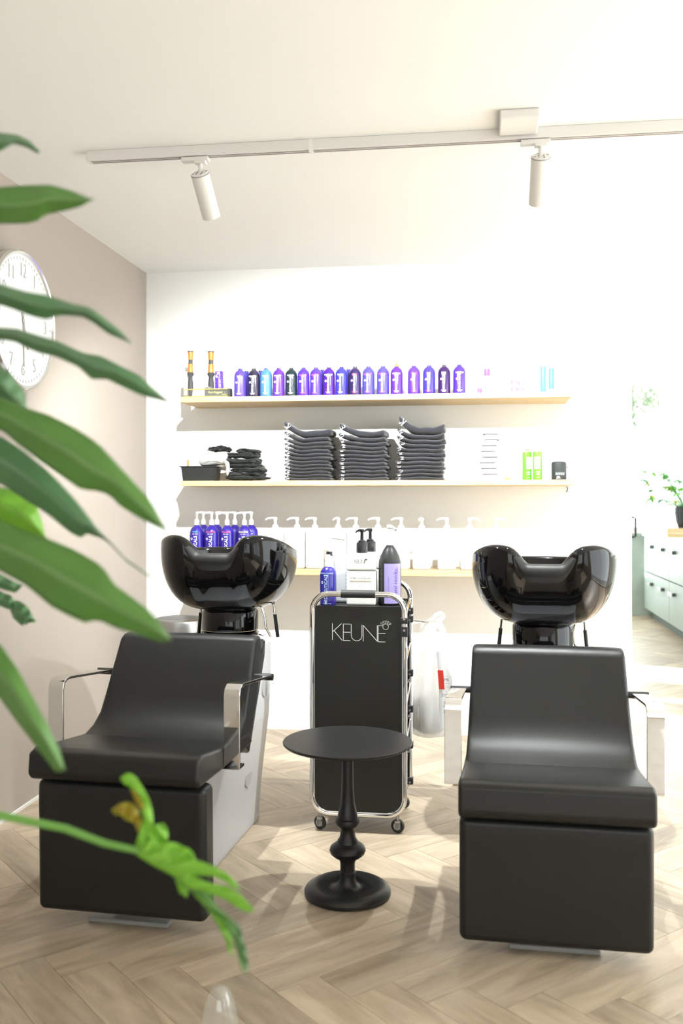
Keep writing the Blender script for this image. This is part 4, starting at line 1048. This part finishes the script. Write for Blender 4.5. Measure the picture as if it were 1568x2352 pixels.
MB().lathe([(.001, .17), (.074, .17)], 24, cap=False).build('soil', mat('soil', (.06, .04, .03), .9), pot)
LEAFB = mat('bright_leaf', (.16, .42, .05), .45); LEAFD = mat('mid_leaf', (.06, .26, .06), .45); LEAFY = mat('yellow_leaf', (.42, .50, .06), .45)
rnd = random.Random(11)
def small_leaf(mb, c, d, L, W, nrm):
    d = Vector(d).normalized(); s = d.cross(Vector(nrm)).normalized(); u = s.cross(d)
    st_ = [(0, .05), (.2, .6), (.45, 1), (.7, .75), (.9, .3), (1, .02)]
    P = []
    for q, wq in st_:
        o = Vector(c) + d * (L * q) - u * (L * .25 * q * q)
        P.append([o - s * W * wq + u * W * .25 * wq, o, o + s * W * wq + u * W * .25 * wq])
    mb.grid(P)
for k in range(26):
    a = rnd.uniform(0, 2 * pi) if k > 11 else rnd.uniform(pi * .7, pi * 1.35)
    el = rnd.uniform(.15, 1.35); R_ = rnd.uniform(.24, .56)
    e = Vector((cos(a) * cos(el) * R_, sin(a) * cos(el) * R_ * .8, .16 + sin(el) * R_ * .95 + .0))
    mid = e * .5 + Vector((0, 0, .10))
    MB().tube([(0, 0, .17), mid, e], .0028, 5).build('stem', LEAFD, pot)
    mb = MB()
    for q in range(7):
        an = q * 2 * pi / 7 + rnd.uniform(-.2, .2)
        dd = Vector((cos(an) * .9 + cos(a) * .5, sin(an) * .9 + sin(a) * .5, rnd.uniform(-.5, .3)))
        small_leaf(mb, e, dd, rnd.uniform(.05, .085), .014, (0, 0, 1))
    tag(mb.build('leaf_spray', [LEAFB, LEAFD, LEAFB, LEAFY][k % 4], pot, smooth=False), kind='stuff')
# track light of the side room
p = atD(1563, 880, 8.2)
t = thing('spotlight', 'far white ceiling spotlight in the next room', 'spotlight', (p.x + .02, p.y, ZC))
MB().box(-.10, .06, -.018, .018, -.03, 0).build('adapter', LAMPW, t, smooth=False)
MB().tube([(0, 0, -.03), (0, 0, -.09)], .009, 8).build('stem', LAMPW, t)
MB().lathe([(.001, -.07), (.034, -.07), (.036, -.08), (.036, -.22), (.033, -.22), (.001, -.21)], 24, M=Matrix.Rotation(.12, 4, 'Y')).build('lamp_body', LAMPW, t)
# hanging greenery inside the far window
hg = thing('hanging_plant', 'pale trailing plant hanging from the ceiling before the far window', 'plant', (1.66, 10.1, ZC))
rnd = random.Random(5)
MB().lathe([(.10, -.16), (.11, -.11), (.105, -.10), (.02, 0)], 20, c=(0, 0, 0)).build('basket', mat('pale_basket', (.8, .8, .78), .8), hg)
for k in range(18):
    a = rnd.uniform(0, 2 * pi); L = rnd.uniform(.15, .55); x0, y0 = cos(a) * .11, sin(a) * .10
    MB().tube([(x0, y0, -.05), (x0 * 1.3, y0 * 1.2, -.05 - L * .4), (x0 * 1.2 + rnd.uniform(-.05, .05), y0 * 1.2, -.05 - L)], .002, 4).build('vine', LEAFD, hg)
    mb = MB()
    for q in range(10):
        f = rnd.uniform(.1, 1); c = Vector((x0 * 1.25 + rnd.uniform(-.04, .04), y0 * 1.2, -.05 - L * f))
        small_leaf(mb, c, (rnd.uniform(-1, 1), rnd.uniform(-1, 1), -.7), .045, .012, (rnd.uniform(-.3, .3), 1, .2))
    tag(mb.build('leaf_spray', mat('pale_leaf', (.42, .50, .38), .6), hg, smooth=False), kind='stuff')

# ================================================================== FOREGROUND PLANT
def leaf_mat(name, c1, c2, rib):
    m = bpy.data.materials.new(name); m.use_nodes = True; nt = m.node_tree; b = nt.nodes['Principled BSDF']
    uv = nt.nodes.new('ShaderNodeUVMap'); sp = nt.nodes.new('ShaderNodeSeparateXYZ'); nt.links.new(uv.outputs[0], sp.inputs[0])
    n = nt.nodes.new('ShaderNodeTexNoise'); n.inputs['Scale'].default_value = 9; tc = nt.nodes.new('ShaderNodeTexCoord'); nt.links.new(tc.outputs['Object'], n.inputs['Vector'])
    mx = nt.nodes.new('ShaderNodeMix'); mx.data_type = 'RGBA'; mx.inputs[6].default_value = (*c1, 1); mx.inputs[7].default_value = (*c2, 1); nt.links.new(n.outputs['Fac'], mx.inputs[0])
    s1 = nt.nodes.new('ShaderNodeMath'); s1.operation = 'SUBTRACT'; s1.inputs[1].default_value = .5; nt.links.new(sp.outputs['Y'], s1.inputs[0])
    s2 = nt.nodes.new('ShaderNodeMath'); s2.operation = 'ABSOLUTE'; nt.links.new(s1.outputs[0], s2.inputs[0])
    mr = nt.nodes.new('ShaderNodeMapRange'); mr.inputs['From Min'].default_value = .0; mr.inputs['From Max'].default_value = .09; mr.inputs['To Min'].default_value = .45; mr.inputs['To Max'].default_value = 0
    nt.links.new(s2.outputs[0], mr.inputs[0])
    m2 = nt.nodes.new('ShaderNodeMix'); m2.data_type = 'RGBA'; m2.inputs[7].default_value = (*rib, 1); nt.links.new(mr.outputs[0], m2.inputs[0]); nt.links.new(mx.outputs[2], m2.inputs[6])
    nt.links.new(m2.outputs[2], b.inputs['Base Color']); b.inputs['Roughness'].default_value = .38; b.inputs['Specular IOR Level'].default_value = .5
    b.inputs['Subsurface Weight'].default_value = 0.0
    tl_ = nt.nodes.new('ShaderNodeBsdfTranslucent'); nt.links.new(m2.outputs[2], tl_.inputs[0]); ms = nt.nodes.new('ShaderNodeMixShader'); ms.inputs[0].default_value = .28
    out = [x for x in nt.nodes if x.type == 'OUTPUT_MATERIAL'][0]
    nt.links.new(b.outputs[0], ms.inputs[1]); nt.links.new(tl_.outputs[0], ms.inputs[2]); nt.links.new(ms.outputs[0], out.inputs[0])
    return m
PG = leaf_mat('philodendron_green', (.11, .26, .055), (.15, .34, .075), (.34, .50, .26))
PG2 = leaf_mat('fresh_green', (.21, .50, .04), (.27, .60, .06), (.38, .62, .18))
PG3 = leaf_mat('blue_green', (.10, .235, .10), (.13, .30, .13), (.32, .46, .32))
STEMG = mat('leaf_stalk', (.14, .33, .06), .45)
PLX, PLY = -.98, 1.28
plant = thing('foreground_plant', 'large green lobed-leaf plant reaching in from the left edge, close to the camera', 'plant', (PLX, PLY, 0))
MB().lathe([(.12, 0), (.15, .02), (.18, .32), (.185, .35), (.17, .35), (.165, .32)], 32, cap=True).build('pot', mat('grey_pot', (.30, .30, .29), .6), plant)
MB().lathe([(.001, .325), (.166, .325)], 24, cap=False).build('soil', MATS['soil'], plant)
MB().tube([(0, 0, .3), (.02, 0, .7), (-.01, .02, 1.1), (.01, 0, 1.45)], [.022, .020, .017, .010], 10).build('trunk', mat('plant_trunk', (.16, .22, .08), .7), plant)
def resample(pts, n):
    pts = [Vector(p) for p in pts]; L = [0]
    for a, b_ in zip(pts, pts[1:]): L.append(L[-1] + (b_ - a).length)
    out = []
    for i in range(n):
        s = L[-1] * i / (n - 1); k = 0
        while k < len(L) - 2 and L[k + 1] < s: k += 1
        f = (s - L[k]) / max(1e-9, L[k + 1] - L[k]); out.append(pts[k].lerp(pts[k + 1], f))
    return out
inv = Matrix.Translation((-PLX, -PLY, 0))
def leaf(upper, lower, d0, d1, m, arch=.04, fold=.05, stalk=True, att=None):
    """leaf between its two edges; each point gets a real depth that runs from d0 at the base to d1 at the tip"""
    N = 34; M_ = 10
    U = resample(upper, N); Lw = resample(lower, N)
    P = []; UVs = []
    for i in range(N):
        row = []; f = i / (N - 1)
        for j in range(M_ + 1):
            v = j / M_; p = U[i].lerp(Lw[i], v)
            d = d0 + (d1 - d0) * f - arch * sin(f * pi) + fold * (abs(v - .45) * 1.6) * (1 - f * .7) - fold * .3 + .004 * sin(f * 22 + v * 3)
            row.append(inv @ atD(p.x, p.y, d)); UVs.append((f, v))
        P.append(row)
    o = MB().grid(P).build('leaf', m, plant, fix=False)
    uvl = o.data.uv_layers.new(name='UVMap')
    for lp in o.data.loops: uvl.data[lp.index].uv = UVs[lp.vertex_index]
    sd = o.modifiers.new('s', 'SOLIDIFY'); sd.thickness = .0012
    if stalk:
        base = (P[0][M_ // 2]); a = att or Vector((0, 0, max(.6, min(1.4, base.z - .15))))
        MB().tube([a, a.lerp(base, .5) + Vector((0, 0, .04)), base, P[2][M_ // 2]], [.008, .006, .005, .003], 8).build('stalk', STEMG, plant)
    return o
leaf([(-190, 330), (-100, 300), (0, 304), (40, 309), (70, 324), (92, 347)], [(-190, 340), (-100, 365), (0, 348), (30, 331), (60, 338), (88, 354), (92, 347)], 1.35, 1.30, PG3)
leaf([(-230, 470), (-120, 438), (0, 430), (60, 425), (115, 424), (165, 438), (215, 458)], [(-230, 480), (-120, 512), (0, 515), (60, 513), (85, 508), (105, 493), (150, 484), (185, 475), (215, 458)], 1.40, 1.22, PG)
leaf([(-200, 660), (-100, 640), (0, 652), (60, 670), (110, 678), (165, 697), (205, 705), (250, 738), (280, 762), (300, 787)], [(-200, 670), (-100, 695), (0, 700), (35, 712), (60, 722), (105, 735), (135, 724), (190, 728), (215, 742), (250, 768), (280, 780), (300, 787)], 1.34, 1.24, PG3)
leaf([(-220, 765), (-100, 750), (0, 752), (40, 755), (80, 768), (130, 782), (195, 812), (232, 817), (280, 842), (320, 862), (350, 890), (395, 927)], [(-220, 775), (-100, 790), (0, 780), (30, 783), (80, 808), (130, 820), (180, 843), (215, 875), (240, 868), (290, 893), (335, 912), (365, 918), (395, 927)], 1.38, 1.24, PG3)
leaf([(-60, 830), (0, 840), (25, 860), (45, 885), (58, 905), (62, 940)], [(-60, 850), (-30, 890), (0, 930), (30, 945), (62, 940)], 1.38, 1.42, PG3)
leaf([(-240, 940), (-120, 905), (0, 912), (65, 938), (110, 952), (170, 982), (225, 1018), (262, 1058), (300, 1100), (345, 1150), (385, 1222)], [(-240, 960), (-120, 985), (0, 985), (40, 1020), (95, 1062), (150, 1100), (190, 1128), (210, 1124), (252, 1137), (275, 1162), (320, 1190), (385, 1222)], 1.36, 1.18, PG)
leaf([(-220, 1030), (-100, 995), (0, 1000), (60, 1040), (120, 1090), (175, 1150), (225, 1215), (280, 1275), (345, 1325)], [(-220, 1050), (-100, 1085), (0, 1110), (60, 1150), (105, 1178), (150, 1215), (182, 1237), (200, 1225), (245, 1242), (290, 1290), (345, 1325)], 1.42, 1.25, PG3)
leaf([(-120, 1130), (-40, 1112), (0, 1118), (50, 1132), (85, 1165), (98, 1200), (105, 1235)], [(-120, 1150), (-40, 1180), (0, 1205), (60, 1230), (105, 1235)], 1.50, 1.46, PG2)
leaf([(-240, 1230), (-120, 1190), (0, 1195), (50, 1215), (110, 1237), (170, 1262), (235, 1300), (262, 1342), (300, 1370), (345, 1405), (375, 1440), (393, 1470)], [(-240, 1250), (-120, 1300), (0, 1312), (60, 1345), (120, 1395), (165, 1418), (195, 1431), (225, 1423), (265, 1443), (320, 1458), (370, 1476), (393, 1470)], 1.34, 1.12, PG)
leaf([(-160, 1480), (-80, 1450), (0, 1478), (40, 1535), (75, 1600), (110, 1665), (138, 1725), (150, 1768)], [(-160, 1500), (-80, 1545), (0, 1605), (40, 1660), (75, 1705), (105, 1745), (130, 1776), (150, 1768)], 1.25, 1.12, PG)
for up, lo in (([(-60, 1310), (0, 1318), (30, 1335), (52, 1345)], [(-60, 1340), (0, 1352), (35, 1362), (52, 1345)]), ([(-40, 1350), (0, 1358), (25, 1368), (38, 1385)], [(-40, 1380), (0, 1392), (20, 1400), (38, 1385)]),
               ([(20, 1378), (45, 1380), (65, 1395), (80, 1425)], [(20, 1390), (30, 1420), (50, 1438), (80, 1425)])):
    leaf(up, lo, 1.60, 1.58, PG3, .01, .02, stalk=False)
MB().tube([inv @ atD(-160, 1330, 1.6), inv @ atD(-60, 1340, 1.6), inv @ atD(20, 1382, 1.6), inv @ atD(80, 1428, 1.58)], .003, 6).build('stalk', STEMG, plant)
# low fresh frond with deep lobes
MB().tube([Vector((.03, -.03, .55)), inv @ atD(-260, 1840, 1.22), inv @ atD(-100, 1852, 1.22), inv @ atD(0, 1873, 1.22), inv @ atD(150, 1903, 1.21), inv @ atD(240, 1937, 1.20), inv @ atD(312, 1953, 1.19), inv @ atD(345, 1965, 1.185)], [.007, .0062, .006, .0055, .005, .0046, .0042, .002], 10).build('stalk', STEMG, plant)
def frond(lobes):
    for up, lo, d0, d1, m in lobes:
        up = [(60 + x / 2.529, 1740 + y / 2.529) for x, y in up]; lo = [(60 + x / 2.529, 1740 + y / 2.529) for x, y in lo]
        leaf(up, lo, d0, d1, m, .002, .005, stalk=False)
frond([
    ([(625, 545), (645, 470), (668, 400), (680, 350), (664, 300), (636, 262), (612, 205), (602, 165), (570, 158), (545, 122)], [(640, 560), (740, 500), (742, 420), (732, 300), (705, 230), (680, 175), (640, 118), (600, 92), (565, 100), (545, 122)], 1.19, 1.22, PG2),
    ([(650, 540), (700, 450), (735, 395), (770, 385), (797, 380)], [(660, 570), (790, 530), (820, 480), (826, 440), (797, 380)], 1.185, 1.20, PG2),
    ([(640, 530), (720, 480), (800, 488), (880, 500), (940, 528), (972, 560), (988, 598)], [(640, 560), (720, 600), (800, 620), (880, 612), (930, 600), (960, 592), (988, 598)], 1.187, 1.17, PG2),
    ([(640, 535), (760, 545), (880, 570), (1000, 605), (1100, 632), (1180, 688), (1225, 735), (1243, 775)], [(640, 565), (740, 630), (860, 690), (980, 680), (1080, 690), (1160, 720), (1215, 762), (1243, 775)], 1.185, 1.15, PG2),
    ([(760, 590), (880, 620), (980, 690), (1075, 735), (1180, 750), (1255, 812), (1325, 885)], [(740, 620), (860, 690), (950, 760), (1070, 790), (1150, 822), (1235, 878), (1300, 902), (1325, 885)], 1.18, 1.14, PG2),
    ([(860, 640), (960, 690), (1060, 770), (1100, 855), (1180, 930), (1225, 1000), (1260, 1080), (1290, 1190), (1270, 1258)], [(840, 680), (940, 765), (1020, 840), (1090, 910), (1150, 980), (1205, 1060), (1235, 1160), (1255, 1235), (1270, 1258)], 1.18, 1.13, PG),
    ([(1000, 800), (1080, 880), (1150, 960), (1190, 1040), (1198, 1155)], [(980, 800), (1060, 890), (1130, 1000), (1165, 1090), (1198, 1155)], 1.165, 1.15, PG2),
    ([(850, 660), (900, 670), (945, 740), (935, 812)], [(850, 670), (870, 720), (890, 785), (935, 812)], 1.175, 1.19, PG2),
    ([(1210, 950), (1245, 990), (1262, 1070), (1285, 1150), (1288, 1230)], [(1205, 960), (1225, 1030), (1240, 1110), (1262, 1190), (1288, 1230)], 1.14, 1.12, PG3),
])
YG = leaf_mat('yellowing_green', (.35, .40, .03), (.42, .30, .03), (.45, .12, .03))
frond([([(665, 430), (668, 370), (655, 320), (630, 272), (590, 258), (545, 268), (500, 305)], [(650, 430), (638, 390), (612, 372), (575, 362), (545, 330), (515, 335), (500, 305)], 1.20, 1.225, YG),
       ([(664, 300), (636, 262), (612, 205), (612, 180)], [(690, 300), (668, 250), (640, 200), (612, 180)], 1.198, 1.205, YG)])

# ---- clear bottle standing on the floor at the bottom edge
gb = atD(505, 2385, 2.13)
t = thing('clear_bottle', 'pale clear plastic bottle standing on the floor at the bottom edge', 'bottle', (gb.x, gb.y, 0))
MB().lathe([(.001, 0), (.038, 0), (.040, .004), (.039, .05), (.034, .075), (.026, .100), (.019, .113), (.010, .120), (.001, .121)], 32).build('bottle_body', thin_mat('clear_plastic', (.80, .84, .82), .84, .1, .5), t)
bpy.context.view_layer.update()
